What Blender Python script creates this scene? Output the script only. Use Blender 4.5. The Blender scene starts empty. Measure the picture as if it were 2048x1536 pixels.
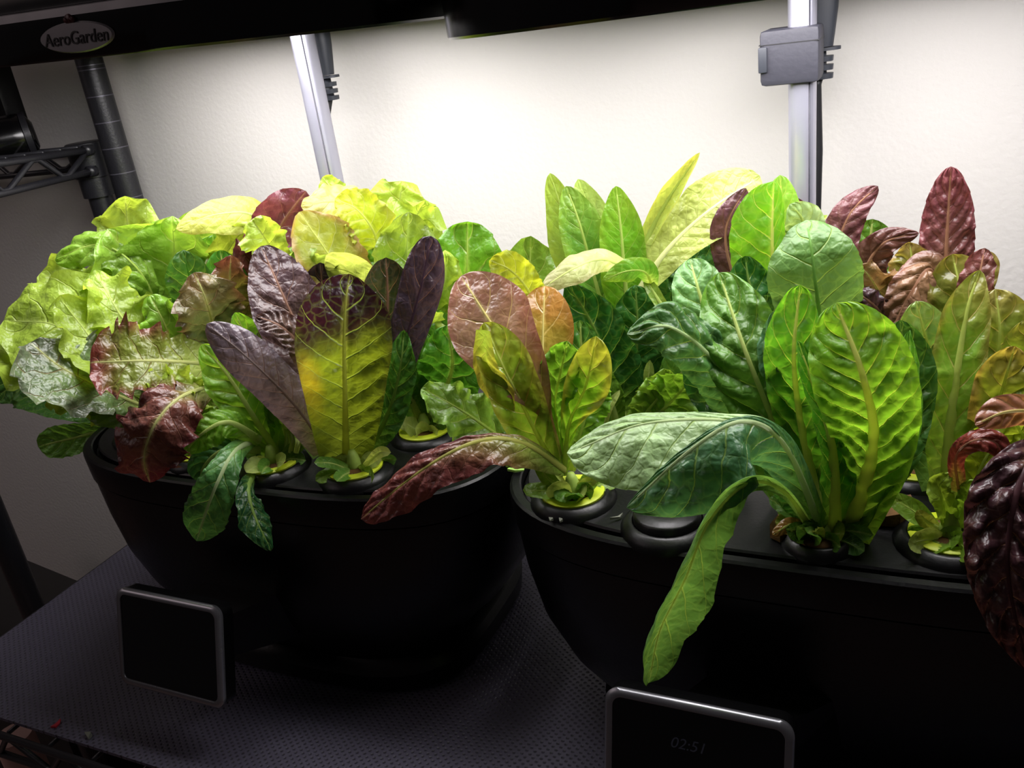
import bpy, bmesh, math, random
import numpy as np
from mathutils import Vector, Matrix, noise as mnoise

random.seed(7)
SC = bpy.context.scene
COL = SC.collection
# ------------------------------------------------------------------ camera
CAM = np.array([0.0, 0.0, 0.485])          # metres; shelf top is z = 0
FPX = 1740.0
RW = np.array([[0.9070568341, 0.0485634882, -0.4181979044],
               [0.4009139936, -0.4028511418, 0.8227872916],
               [-0.1285140824, -0.9139762279, -0.3848786633]])
cam_d = bpy.data.cameras.new('camera')
cam_d.sensor_width = 36.0
cam_d.lens = FPX / 2048.0 * 36.0
cam_d.clip_start = 0.01
cam = bpy.data.objects.new('camera', cam_d)
COL.objects.link(cam)
rot = RW @ np.diag([1.0, -1.0, -1.0])
u_, s_, vt_ = np.linalg.svd(rot)
rot = u_ @ vt_
M4 = Matrix.Identity(4)
for i in range(3):
    for j in range(3):
        M4[i][j] = float(rot[i, j])
    M4[i][3] = float(CAM[i])
cam.matrix_world = M4
SC.camera = cam
# ------------------------------------------------------------------ world, exposure
world = bpy.data.worlds.new('room_dusk')
SC.world = world
world.use_nodes = True
world.node_tree.nodes['Background'].inputs[0].default_value = (1.0, 0.86, 0.88, 1)
world.node_tree.nodes['Background'].inputs[1].default_value = 0.025
SC.view_settings.view_transform = 'Standard'
SC.view_settings.look = 'None'
SC.view_settings.gamma = 1.0
SC.view_settings.use_curve_mapping = False
SC.view_settings.exposure = 0.0
LED_POWER = 3.0                            # watts of each garden's grow light panel
LED_COLOR = (1.0, 0.965, 0.985)

# dim warm lamp of the room, up to the left behind the photographer
rl = bpy.data.lights.new('room_lamp', 'AREA'); rl.shape = 'DISK'; rl.size = 1.6; rl.energy = 1.6; rl.color = (1.0, 0.82, 0.82); rl.spread = 1.6
rlo = bpy.data.objects.new('room_lamp', rl); COL.objects.link(rlo)
rlo.location = (-2.2, -0.6, 1.5)
rlo.rotation_euler = (Vector((-1.25, 0.7, 0.5)) - Vector(rlo.location)).to_track_quat('-Z', 'Y').to_euler()

# ------------------------------------------------------------------ helpers
def at(px, py, Ycm):
    r = RW @ np.array([px - 1024.0, py - 768.0, FPX])
    return CAM + r * (Ycm / 100.0 / r[1])

def atX(px, py, X):
    r = RW @ np.array([px - 1024.0, py - 768.0, FPX])
    return CAM + r * (X / r[0])

def lin(c):
    out = []
    for v in c:
        v = v / 255.0
        out.append(v / 12.92 if v <= 0.04045 else ((v + 0.055) / 1.055) ** 2.4)
    return np.array(out)

def tag(o, label=None, cat=None, group=None, kind=None):
    if label: o['label'] = label
    if cat: o['category'] = cat
    if group: o['group'] = group
    if kind: o['kind'] = kind
    return o

def empty(name, loc, label=None, cat=None, group=None, kind=None):
    o = bpy.data.objects.new(name, None)
    o.empty_display_size = 0.02
    COL.objects.link(o)
    o.location = Vector([float(v) for v in loc])
    return tag(o, label, cat, group, kind)

def mesh_obj(name, verts, faces, m, parent=None, smooth=True):
    """verts in world space; parent is an Empty/mesh with identity rotation"""
    off = np.zeros(3)
    p = parent
    while p is not None:
        off = off + np.array(p.location); p = p.parent
    me = bpy.data.meshes.new(name)
    V = np.asarray(verts, float) - off
    me.from_pydata([tuple(v) for v in V], [], [tuple(f) for f in faces])
    if smooth:
        me.polygons.foreach_set('use_smooth', [True] * len(me.polygons))
    me.update()
    o = bpy.data.objects.new(name, me)
    COL.objects.link(o)
    o.parent = parent
    if m: me.materials.append(m)
    return o

class MB:
    """collects shapes for one mesh object"""
    def __init__(s): s.v = []; s.f = []
    def add(s, vs, fs):
        b = len(s.v); s.v += [tuple(map(float, v)) for v in vs]; s.f += [tuple(b + i for i in f) for f in fs]
    def box(s, c, h, rz=0.0, bev=0.0):
        bm = bmesh.new(); bmesh.ops.create_cube(bm, size=2.0)
        for v in bm.verts: v.co = Vector((v.co.x * h[0], v.co.y * h[1], v.co.z * h[2]))
        if bev > 0: bmesh.ops.bevel(bm, geom=bm.edges[:], offset=bev, segments=2, affect='EDGES', profile=0.6)
        bmesh.ops.rotate(bm, verts=bm.verts[:], cent=(0, 0, 0), matrix=Matrix.Rotation(rz, 3, 'Z'))
        bm.verts.index_update()
        s.add([(v.co.x + c[0], v.co.y + c[1], v.co.z + c[2]) for v in bm.verts], [[v.index for v in f.verts] for f in bm.faces])
        bm.free()
    def tube(s, pts, r, n=10, caps=True):
        pts = [np.array(p, float) for p in pts]
        rr = r if hasattr(r, '__len__') else [r] * len(pts)
        rings = []; up = None
        for i, p in enumerate(pts):
            a = pts[max(i - 1, 0)]; b = pts[min(i + 1, len(pts) - 1)]
            t = (b - a) / (np.linalg.norm(b - a) + 1e-12)
            if up is None:
                up = np.array([0, 0, 1.0]) if abs(t[2]) < 0.9 else np.array([1.0, 0, 0])
            sx = np.cross(t, up); sx /= np.linalg.norm(sx); up = np.cross(sx, t)
            rings.append([p + rr[i] * (math.cos(k * 2 * math.pi / n) * sx + math.sin(k * 2 * math.pi / n) * up) for k in range(n)])
        vs = [q for ring in rings for q in ring]; fs = []
        for i in range(len(pts) - 1):
            for k in range(n):
                fs.append((i * n + k, i * n + (k + 1) % n, (i + 1) * n + (k + 1) % n, (i + 1) * n + k))
        if caps:
            fs.append(tuple(range(n - 1, -1, -1))); fs.append(tuple((len(pts) - 1) * n + k for k in range(n)))
        s.add(vs, fs)
    def loft(s, rings, cap0=True, cap1=True):
        n = len(rings[0]); vs = [q for r in rings for q in r]; fs = []
        for i in range(len(rings) - 1):
            for k in range(n):
                fs.append((i * n + k, i * n + (k + 1) % n, (i + 1) * n + (k + 1) % n, (i + 1) * n + k))
        if cap0: fs.append(tuple(range(n - 1, -1, -1)))
        if cap1: fs.append(tuple((len(rings) - 1) * n + k for k in range(n)))
        s.add(vs, fs)
    def build(s, name, m, parent=None, smooth=True):
        return mesh_obj(name, s.v, s.f, m, parent, smooth)

def autosmooth(o, ang=0.6):
    me = o.data
    bm = bmesh.new(); bm.from_mesh(me)
    for e in bm.edges:
        if len(e.link_faces) == 2 and e.calc_face_angle(0) > ang: e.smooth = False
    bm.to_mesh(me); bm.free()
    return o

def sring(cx, cy, z, a, b, e=3.4, n=72):
    out = []
    for k in range(n):
        t = 2 * math.pi * k / n
        c, q = math.cos(t), math.sin(t)
        out.append((cx + a * math.copysign(abs(c) ** (2 / e), c), cy + b * math.copysign(abs(q) ** (2 / e), q), z))
    return out

def circ(cx, cy, z, r, n=28):
    return [(cx + r * math.cos(2 * math.pi * k / n), cy + r * math.sin(2 * math.pi * k / n), z) for k in range(n)]

# ------------------------------------------------------------------ materials
def mat(name, col, rough=0.5, metal=0.0, spec=0.5, bump=None, bscale=60.0, emit=None, var=0.0):
    m = bpy.data.materials.new(name); m.use_nodes = True
    nt = m.node_tree; b = nt.nodes['Principled BSDF']
    c = lin(col)
    b.inputs['Base Color'].default_value = (*c, 1)
    b.inputs['Roughness'].default_value = rough
    b.inputs['Metallic'].default_value = metal
    b.inputs['Specular IOR Level'].default_value = spec
    if emit:
        b.inputs['Emission Color'].default_value = (*lin(emit[0]), 1); b.inputs['Emission Strength'].default_value = emit[1]
    tc = nt.nodes.new('ShaderNodeTexCoord')
    no = nt.nodes.new('ShaderNodeTexNoise'); no.inputs['Scale'].default_value = bscale; no.inputs['Detail'].default_value = 4
    nt.links.new(tc.outputs['Object'], no.inputs['Vector'])
    mr = nt.nodes.new('ShaderNodeMapRange'); mr.inputs[3].default_value = max(0, rough - 0.08); mr.inputs[4].default_value = min(1, rough + 0.08)
    nt.links.new(no.outputs['Fac'], mr.inputs[0]); nt.links.new(mr.outputs[0], b.inputs['Roughness'])
    if var > 0:
        mx = nt.nodes.new('ShaderNodeMix'); mx.data_type = 'RGBA'
        mx.inputs[6].default_value = (*(c * (1 - var)), 1); mx.inputs[7].default_value = (*np.minimum(c * (1 + var), 1), 1)
        nt.links.new(no.outputs['Fac'], mx.inputs[0]); nt.links.new(mx.outputs[2], b.inputs['Base Color'])
    if bump:
        bp = nt.nodes.new('ShaderNodeBump'); bp.inputs['Strength'].default_value = bump; bp.inputs['Distance'].default_value = 0.002
        nt.links.new(no.outputs['Fac'], bp.inputs['Height']); nt.links.new(bp.outputs[0], b.inputs['Normal'])
    return m

def leaf_mat(name, veincol, vein=0.45, rough=0.42, spec=0.45, trans=0.42, bump=0.25, thin=0.06, trgain=(1.55, 1.4, 0.85)):
    m = bpy.data.materials.new(name); m.use_nodes = True
    nt = m.node_tree; N = nt.nodes; Lk = nt.links
    out = N['Material Output']; b = N['Principled BSDF']
    b.inputs['Specular IOR Level'].default_value = spec
    at_ = N.new('ShaderNodeAttribute'); at_.attribute_name = 'col'
    uv = N.new('ShaderNodeUVMap'); uv.uv_map = 'vein'
    sep = N.new('ShaderNodeSeparateXYZ'); Lk.new(uv.outputs[0], sep.inputs[0])
    def math_(op, a, b_=None, c_=None):
        n = N.new('ShaderNodeMath'); n.operation = op
        for i, x in enumerate((a, b_, c_)):
            if x is None: continue
            if isinstance(x, (int, float)): n.inputs[i].default_value = x
            else: Lk.new(x, n.inputs[i])
        return n.outputs[0]
    tc = N.new('ShaderNodeTexCoord')
    nz = N.new('ShaderNodeTexNoise'); nz.inputs['Scale'].default_value = 55; nz.inputs['Detail'].default_value = 3
    Lk.new(tc.outputs['Object'], nz.inputs['Vector'])
    ph = math_('ADD', sep.outputs[0], math_('MULTIPLY', math_('SUBTRACT', nz.outputs['Fac'], 0.5), 0.35))
    fr = math_('ABSOLUTE', math_('SUBTRACT', math_('FRACT', ph), 0.5))
    th = math_('MULTIPLY_ADD', sep.outputs[1], -thin * 0.75, thin)
    ln = math_('SUBTRACT', 1.0, math_('SMOOTH_MIN', math_('DIVIDE', fr, th), 1.0, 0.3))
    ln = math_('MAXIMUM', ln, 0.0)
    # fine vein network between the side veins
    vo = N.new('ShaderNodeTexVoronoi'); vo.feature = 'DISTANCE_TO_EDGE'; vo.inputs['Scale'].default_value = 130
    nz2 = N.new('ShaderNodeTexNoise'); nz2.inputs['Scale'].default_value = 90
    Lk.new(tc.outputs['Object'], nz2.inputs['Vector'])
    va = N.new('ShaderNodeVectorMath'); va.operation = 'MULTIPLY_ADD'; va.inputs[1].default_value = (0.006, 0.006, 0.006)
    Lk.new(nz2.outputs['Color'], va.inputs[0]); Lk.new(tc.outputs['Object'], va.inputs[2]); Lk.new(va.outputs[0], vo.inputs['Vector'])
    net = math_('SUBTRACT', 1.0, math_('MINIMUM', math_('MULTIPLY', vo.outputs['Distance'], 9.0), 1.0))
    netf = math_('MULTIPLY', net, 0.12)
    fac = math_('MAXIMUM', math_('MULTIPLY', ln, vein), math_('MULTIPLY', netf, vein))
    mx = N.new('ShaderNodeMix'); mx.data_type = 'RGBA'
    Lk.new(fac, mx.inputs[0]); Lk.new(at_.outputs['Color'], mx.inputs[6]); mx.inputs[7].default_value = (*lin(veincol), 1)
    mott = N.new('ShaderNodeMix'); mott.data_type = 'RGBA'; mott.blend_type = 'MULTIPLY'
    nz3 = N.new('ShaderNodeTexNoise'); nz3.inputs['Scale'].default_value = 38; nz3.inputs['Detail'].default_value = 5
    Lk.new(tc.outputs['Object'], nz3.inputs['Vector'])
    mrr = N.new('ShaderNodeMapRange'); mrr.inputs[1].default_value = 0.3; mrr.inputs[2].default_value = 0.7; mrr.inputs[3].default_value = 0.72; mrr.inputs[4].default_value = 1.15
    Lk.new(nz3.outputs['Fac'], mrr.inputs[0])
    mott.inputs[0].default_value = 1.0
    Lk.new(mx.outputs[2], mott.inputs[6]); Lk.new(mrr.outputs[0], mott.inputs[7])
    Lk.new(mott.outputs[2], b.inputs['Base Color'])
    b.inputs['Roughness'].default_value = rough
    bp = N.new('ShaderNodeBump'); bp.inputs['Strength'].default_value = min(1.0, bump * 1.8); bp.inputs['Distance'].default_value = 0.0022
    nz4 = N.new('ShaderNodeTexNoise'); nz4.inputs['Scale'].default_value = 210; nz4.inputs['Detail'].default_value = 3
    Lk.new(tc.outputs['Object'], nz4.inputs['Vector'])
    nz5 = N.new('ShaderNodeTexNoise'); nz5.inputs['Scale'].default_value = 105; nz5.inputs['Detail'].default_value = 2
    Lk.new(tc.outputs['Object'], nz5.inputs['Vector'])
    hgt = math_('SUBTRACT', math_('ADD', math_('MULTIPLY', nz5.outputs['Fac'], 1.5), math_('MULTIPLY', nz4.outputs['Fac'], 0.6)), math_('MAXIMUM', ln, math_('MULTIPLY', net, 0.12)))
    Lk.new(hgt, bp.inputs['Height']); Lk.new(bp.outputs[0], b.inputs['Normal'])
    tr = N.new('ShaderNodeBsdfTranslucent')
    tg = N.new('ShaderNodeMix'); tg.data_type = 'RGBA'; tg.blend_type = 'MULTIPLY'; tg.inputs[0].default_value = 1.0
    Lk.new(mott.outputs[2], tg.inputs[6]); tg.inputs[7].default_value = (*trgain, 1)
    Lk.new(tg.outputs[2], tr.inputs[0]); Lk.new(bp.outputs[0], tr.inputs['Normal'])
    ms = N.new('ShaderNodeMixShader'); ms.inputs[0].default_value = trans
    Lk.new(b.outputs[0], ms.inputs[1]); Lk.new(tr.outputs[0], ms.inputs[2]); Lk.new(ms.outputs[0], out.inputs[0])
    return m

M = {}
M['black_gloss'] = mat('black_gloss_plastic', (4, 4, 5), 0.2, 0, 0.5, None, 20)
M['black_satin'] = mat('black_satin_plastic', (4, 4, 5), 0.34, 0, 0.3, 0.05, 400)
M['deck'] = mat('black_deck_plastic', (7, 7, 8), 0.36, 0, 0.35, 0.06, 500)
M['groove'] = mat('groove_black', (4, 4, 5), 0.7)
M['lip'] = mat('grey_lip_plastic', (120, 118, 116), 0.5)
M['silver'] = mat('brushed_silver', (190, 188, 190), 0.32, 0.9, 0.5, None, 80)
M['bezel'] = mat('bezel_metal', (150, 150, 156), 0.3, 0.85)
M['screen'] = mat('screen_glass', (4, 4, 7), 0.07, 0, 0.5, None, 10)
M['pole'] = mat('anodised_aluminium', (176, 176, 190), 0.35, 0.75, 0.5, None, 30)
M['clamp'] = mat('dark_grey_plastic', (44, 44, 52), 0.55, 0, 0.4, 0.1, 300, None, 0.1)
M['cable'] = mat('black_rubber', (20, 20, 23), 0.5)
M['plug'] = mat('charcoal_rubber', (40, 43, 50), 0.48)
M['white_panel'] = mat('led_panel_white', (235, 235, 235), 0.5)
M['led'] = mat('led_chip', (255, 250, 245), 0.4, 0, 0.3, None, 10, ((255, 248, 240), 6.0))
M['label'] = mat('yellow_pod_label', (180, 196, 40), 0.45, 0, 0.4, None, 90, None, 0.12)
M['powder'] = mat('black_powder_coat', (30, 30, 34), 0.38, 0.1, 0.5, 0.1, 500)
M['ring'] = mat('post_groove_grey', (96, 94, 104), 0.3, 0.5)
M['badge'] = mat('badge_chrome', (150, 147, 150), 0.35, 0.5)
M['ink'] = mat('badge_ink', (14, 10, 10), 0.5)
M['redleaf'] = mat('badge_red', (70, 12, 12), 0.4)
M['stem'] = mat('lettuce_stem', (150, 175, 80), 0.5, 0, 0.3, 0.2, 200, None, 0.25)
M['brown'] = mat('dry_leaf_brown', (92, 66, 34), 0.7, 0, 0.2, 0.5, 200, None, 0.5)
M['debris'] = mat('pale_debris', (110, 112, 100), 0.7)
M['green_scrap'] = mat('green_scrap', (140, 180, 80), 0.5)
M['red_scrap'] = mat('red_thread', (170, 30, 45), 0.6)
M['glow_text'] = mat('screen_text', (70, 72, 84), 0.4, 0, 0.2, None, 10, ((120, 120, 140), 0.02))
M['beige'] = mat('beige_wood', (196, 160, 150), 0.6, 0, 0.3, 0.1, 60, None, 0.12)
M['dark_box'] = mat('dark_brown_board', (22, 17, 15), 0.8)

def wall_mat():
    m = mat('cream_wall_paint', (190, 187, 183), 0.75, 0, 0.25, 0.25, 220, None, 0.015)
    return m
M['wall'] = wall_mat()
M['floor'] = mat('beige_carpet', (176, 150, 144), 0.95, 0, 0.1, 0.9, 350, None, 0.3)

def liner_mat():
    m = bpy.data.materials.new('dotted_shelf_liner'); m.use_nodes = True
    nt = m.node_tree; N = nt.nodes; L = nt.links; b = N['Principled BSDF']
    b.inputs['Roughness'].default_value = 0.42; b.inputs['Specular IOR Level'].default_value = 0.5
    tc = N.new('ShaderNodeTexCoord'); mp = N.new('ShaderNodeMapping'); mp.inputs['Scale'].default_value = (235, 235, 235); mp.inputs['Rotation'].default_value = (0, 0, 0.62)
    L.new(tc.outputs['Object'], mp.inputs['Vector'])
    sx = N.new('ShaderNodeSeparateXYZ'); L.new(mp.outputs[0], sx.inputs[0])
    def mt(op, a, c=None):
        n = N.new('ShaderNodeMath'); n.operation = op
        for i, x in enumerate((a, c)):
            if x is None: continue
            if isinstance(x, (int, float)): n.inputs[i].default_value = x
            else: L.new(x, n.inputs[i])
        return n.outputs[0]
    fx = mt('SUBTRACT', mt('FRACT', sx.outputs[0]), 0.5); fy = mt('SUBTRACT', mt('FRACT', sx.outputs[1]), 0.5)
    d = mt('SQRT', mt('ADD', mt('MULTIPLY', fx, fx), mt('MULTIPLY', fy, fy)))
    dot = mt('SUBTRACT', 1.0, mt('MINIMUM', mt('MULTIPLY', d, 3.0), 1.0))
    mx = N.new('ShaderNodeMix'); mx.data_type = 'RGBA'; mx.inputs[6].default_value = (*lin((82, 79, 95)), 1); mx.inputs[7].default_value = (*lin((10, 10, 13)), 1)
    L.new(dot, mx.inputs[0]); L.new(mx.outputs[2], b.inputs['Base Color'])
    bp = N.new('ShaderNodeBump'); bp.inputs['Strength'].default_value = 0.7; bp.inputs['Distance'].default_value = 0.001; bp.invert = True
    L.new(dot, bp.inputs['Height']); L.new(bp.outputs[0], b.inputs['Normal'])
    return m
M['liner'] = liner_mat()
LM = {}
LM['lime'] = leaf_mat('lime_lettuce_leaf', (214, 226, 130), 0.35, 0.34, 0.5, 0.45, 0.3, 0.05)
LM['green'] = leaf_mat('romaine_leaf', (176, 206, 96), 0.6, 0.38, 0.5, 0.40, 0.3, 0.06)
LM['glow'] = leaf_mat('backlit_romaine_leaf', (214, 222, 110), 0.6, 0.38, 0.45, 0.52, 0.25, 0.06, (1.75, 1.6, 0.8))  # brighter copy of the romaine leaf, backlight put into its colour gain
LM['red'] = leaf_mat('red_lettuce_leaf', (190, 140, 110), 0.4, 0.34, 0.55, 0.30, 0.35, 0.045, (1.3, 1.1, 0.8))
LM['bronze'] = leaf_mat('bronze_lettuce_leaf', (222, 196, 120), 0.55, 0.24, 0.6, 0.42, 0.2, 0.05, (1.45, 1.35, 0.75))
LM['pale'] = leaf_mat('pale_lettuce_leaf', (222, 226, 170), 0.4, 0.45, 0.4, 0.45, 0.25, 0.05)
# ================================================================== the room
mb = MB()
mb.add([(-3, .705, -.6), (2.2, .705, -.6), (2.2, .705, 1.6), (-3, .705, 1.6), (-3, .84, -.6), (2.2, .84, -.6), (2.2, .84, 1.6), (-3, .84, 1.6)],
       [(0, 1, 2, 3), (4, 7, 6, 5), (0, 4, 5, 1), (3, 2, 6, 7), (0, 3, 7, 4), (1, 5, 6, 2)])
tag(mb.build('wall_back', M['wall'], None, False), 'cream painted wall behind the two gardens', kind='structure')
mb = MB(); mb.box((-.4, -.6, -.64), (2.6, 1.32, .04))
tag(mb.build('floor', M['floor'], None, False), 'pinkish beige carpet floor under the shelf', kind='structure')

# ================================================================== wire rack carrying the gardens
SHF, SHB, SHL, SHR = .312, .690, -.792, .60
rack = empty('wire_rack', (SHL, SHB, -.6), 'black wire shelving rack carrying both hydroponic gardens', 'shelf rack')
def grooved_post(x, y, z0, z1, r, parent, pitch=.0254, name='post'):
    mb = MB(); mb.tube([(x, y, z0), (x, y, z1)], r, 20)
    p = mb.build(name, M['powder'], parent)
    autosmooth(p)
    z = z0 + .6 + .009; k = 0
    while z < z1:
        if z > .25:
            g = MB(); g.loft([circ(x, y, z - .0005, r + .0002, 20), circ(x, y, z + .0005, r + .0002, 20)], False, False)
            g.build('groove_ring', M['ring'], p)
            if k % 8 == 3:
                g = MB(); g.loft([circ(x, y, z + .0035, r + .0002, 20), circ(x, y, z + .0045, r + .0002, 20)], False, False)
                g.build('groove_ring', M['ring'], p)
        z += pitch; k += 1
    return p
grooved_post(-.758, .672, -.6, .84, .0133, rack)
grooved_post(SHL - .01, SHF, -.6, .12, .0125, rack)
def truss(a0, a1, b0, b1, parent, pitch=.05, r=.0032, zr=.0026):
    """two parallel rails a, b and the zigzag wire between them"""
    a0, a1, b0, b1 = [np.array(q, float) for q in (a0, a1, b0, b1)]
    for p, q in ((a0, a1), (b0, b1)):
        mb = MB(); mb.tube([p, q], r, 10); mb.build('rail', M['powder'], parent)
    n = max(2, int(np.linalg.norm(a1 - a0) / pitch)); pts = []
    for k in range(n + 1):
        t = k / n
        q = (a0 + (a1 - a0) * t) if k % 2 == 0 else (b0 + (b1 - b0) * t)
        o = (b0 + (b1 - b0) * t) if k % 2 == 0 else (a0 + (a1 - a0) * t)
        d = (a1 - a0) / n
        q = q + (o - q) * .08
        pts += [q - d * .12, q + d * .12]
    mb = MB(); mb.tube(pts[1:-1], zr, 8); mb.build('zigzag_wire', M['powder'], parent)
truss((SHL, SHF - .006, -.004), (SHR, SHF - .006, -.004), (SHL, SHF - .002, -.034), (SHR, SHF - .002, -.034), rack, .032)
truss((SHL, SHF, -.004), (SHL, SHB, -.004), (SHL, SHF, -.034), (SHL, SHB, -.034), rack, .04)
truss((SHL, SHB, -.004), (SHR, SHB, -.004), (SHL, SHB, -.034), (SHR, SHB, -.034), rack, .05)
wm = MB(); wm.tube([(0, SHF, -.0075), (0, SHB, -.0075)], .002, 6)
w0 = wm.build('cross_wire', M['powder'], rack)
for k in range(27):
    w = w0 if k == 0 else w0.copy()
    if k: COL.objects.link(w); w.parent = rack
    w.location.x = SHL + .02 + k * .05
mb = MB(); mb.box(((SHL + SHR) / 2, (SHF + SHB) / 2 + .002, -.0015), ((SHR - SHL) / 2 - .002, (SHB - SHF) / 2 - .004, .0015))
tag(mb.build('shelf_liner', M['liner'], None, False), 'black dotted plastic liner lying on the garden shelf', 'shelf liner')

# ================================================================== second rack at far left
rackA = empty('wire_rack', at(185, 345, 67) * np.array([1, 1, 0]) + np.array([0, 0, -.6]), 'black wire rack with a shelf and black appliance at the far left', 'shelf rack')
pa = at(186, 345, 67)
mb = MB(); mb.tube([(pa[0], pa[1], -.6), (pa[0], pa[1], at(180, 284, 67)[2])], .0125, 18); autosmooth(mb.build('post', M['powder'], rackA))
zc0, zc1 = at(186, 392, 67)[2], at(180, 283, 67)[2]
mb = MB(); mb.loft([circ(pa[0], pa[1], zc0, .0165, 20), circ(pa[0], pa[1], zc0 + .020, .0165, 20), circ(pa[0], pa[1], zc0 + .0205, .0185, 20), circ(pa[0], pa[1], zc1 - .001, .0195, 20), circ(pa[0], pa[1], zc1, .018, 20)])
autosmooth(mb.build('collar', M['powder'], rackA))
def ext(p, q, k): return p + (q - p) * k
a0 = at(178, 300, 65.8); a1 = atX(0, 327, a0[0])
b0 = at(186, 342, 65.8); b1 = atX(0, 388, a0[0])
truss(a0, ext(a0, a1, 1.9), b0, ext(b0, b1, 1.9), rackA, .032, .0036, .0028)
for q in (a0, b0):
    mb = MB(); mb.tube([q + (a0 - a1) * .03, q - (a0 - a1) * .06], .0055, 12); mb.build('rail_socket', M['powder'], rackA)
c0, c1 = at(180, 297, 68.8), at(-120, 318, 68.8)
d0, d1 = at(184, 335, 68.8), at(-120, 366, 68.8)
truss(c0, c1, d0, d1, rackA, .04, .0032, .0026)
for k in range(7):
    t = .12 + k * .2
    q = ext(a0, a1, t); mb = MB(); mb.tube([q + np.array([0, 0, .004]), q + np.array([-.35, 0, .004])], .002, 6); mb.build('cross_wire', M['powder'], rackA)
pf = atX(0, 1060, -.86)
mb = MB(); mb.tube([(pf[0], pf[1], -.6), (pf[0], pf[1], .25)], .0125, 18); autosmooth(mb.build('post', M['powder'], rackA))
# appliance on it
ap = empty('appliance', at(40, 318, 63.5), 'black glossy tubular appliance lying on the far left wire shelf', 'appliance')
ca = at(72, 268, 63.5); cb = ca + np.array([-.100, -.125, -.006])
ax = (cb - ca); L_ = np.linalg.norm(ax)
prof = [(0.0, .012), (.004, .0185), (.012, .0225), (.02, .0228), (.14, .0228), (L_, .022)]
mb = MB(); mb.tube([ca + ax * (s / L_) for s, r in prof], [r for s, r in prof], 28)
mb.build('tube_body', M['black_gloss'], ap)
mb = MB(); mb.tube([ca + ax * (.004 / L_), ca + ax * (.010 / L_)], .0229, 28, False); mb.build('end_seam', M['powder'], ap)
bb = at(-8, 190, 64); mb = MB(); mb.box(bb + np.array([-.035, 0, .012]), (.056, .012, .042), 0, .003)
autosmooth(mb.build('upright_housing', M['black_satin'], ap))
# dark board below the shelf level at the left and a pinkish pole below
def onz(px, py, z):
    r = RW @ np.array([px - 1024.0, py - 768.0, FPX]); return CAM + r * ((z - CAM[2]) / r[2])
p0, p1 = onz(20, 1105, -.10), onz(155, 1160, -.10)
mid = (p0 + p1) / 2; dd = p1 - p0; an = math.atan2(dd[1], dd[0]); nn = np.array([math.sin(an), -math.cos(an), 0])
mb = MB(); c_ = mid + nn * .06 + np.array([0, 0, -.22]) + dd / np.linalg.norm(dd) * .03; mb.box(c_, (.16, .06, .22), an, .003)
tag(autosmooth(mb.build('storage_box', M['dark_box'], None)), 'dark brown box standing on the floor left of the shelf', 'box')
q0 = onz(40, 1500, -.12)
mb = MB(); mb.tube([(q0[0], q0[1], -.6), (q0[0], q0[1], q0[2] + .02)], .018, 18); autosmooth(mb.build('furniture_leg', M['beige'], None))
tag(bpy.data.objects['furniture_leg'], 'pinkish beige round leg seen below the front shelf rail', 'leg')

# ================================================================== the two gardens
def translucent_white():
    m = bpy.data.materials.new('frosted_lip'); m.use_nodes = True
    nt = m.node_tree; b = nt.nodes['Principled BSDF']; b.inputs['Base Color'].default_value = (.5, .49, .49, 1)
    tr = nt.nodes.new('ShaderNodeBsdfTranslucent'); tr.inputs[0].default_value = (.5, .5, .5, 1)
    ms = nt.nodes.new('ShaderNodeMixShader'); ms.inputs[0].default_value = .35
    nt.links.new(b.outputs[0], ms.inputs[1]); nt.links.new(tr.outputs[0], ms.inputs[2]); nt.links.new(ms.outputs[0], nt.nodes['Material Output'].inputs[0])
    return m
M['frost'] = translucent_white()

def text_mesh(txt, size, m, parent, name, place):
    cu = bpy.data.curves.new('t', 'FONT'); cu.body = txt; cu.size = size; cu.align_x = 'CENTER'; cu.align_y = 'CENTER'; cu.extrude = size * .02
    cu.shear = .25
    ob = bpy.data.objects.new('t', cu); COL.objects.link(ob)
    bpy.context.view_layer.update()
    dg = bpy.context.evaluated_depsgraph_get()
    me = bpy.data.meshes.new_from_object(ob.evaluated_get(dg))
    vs = [place(v.co.x, v.co.y, v.co.z) for v in me.vertices]; fs = [tuple(p.vertices) for p in me.polygons]
    bpy.data.objects.remove(ob)
    return mesh_obj(name, vs, fs, m, parent, False)

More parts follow.
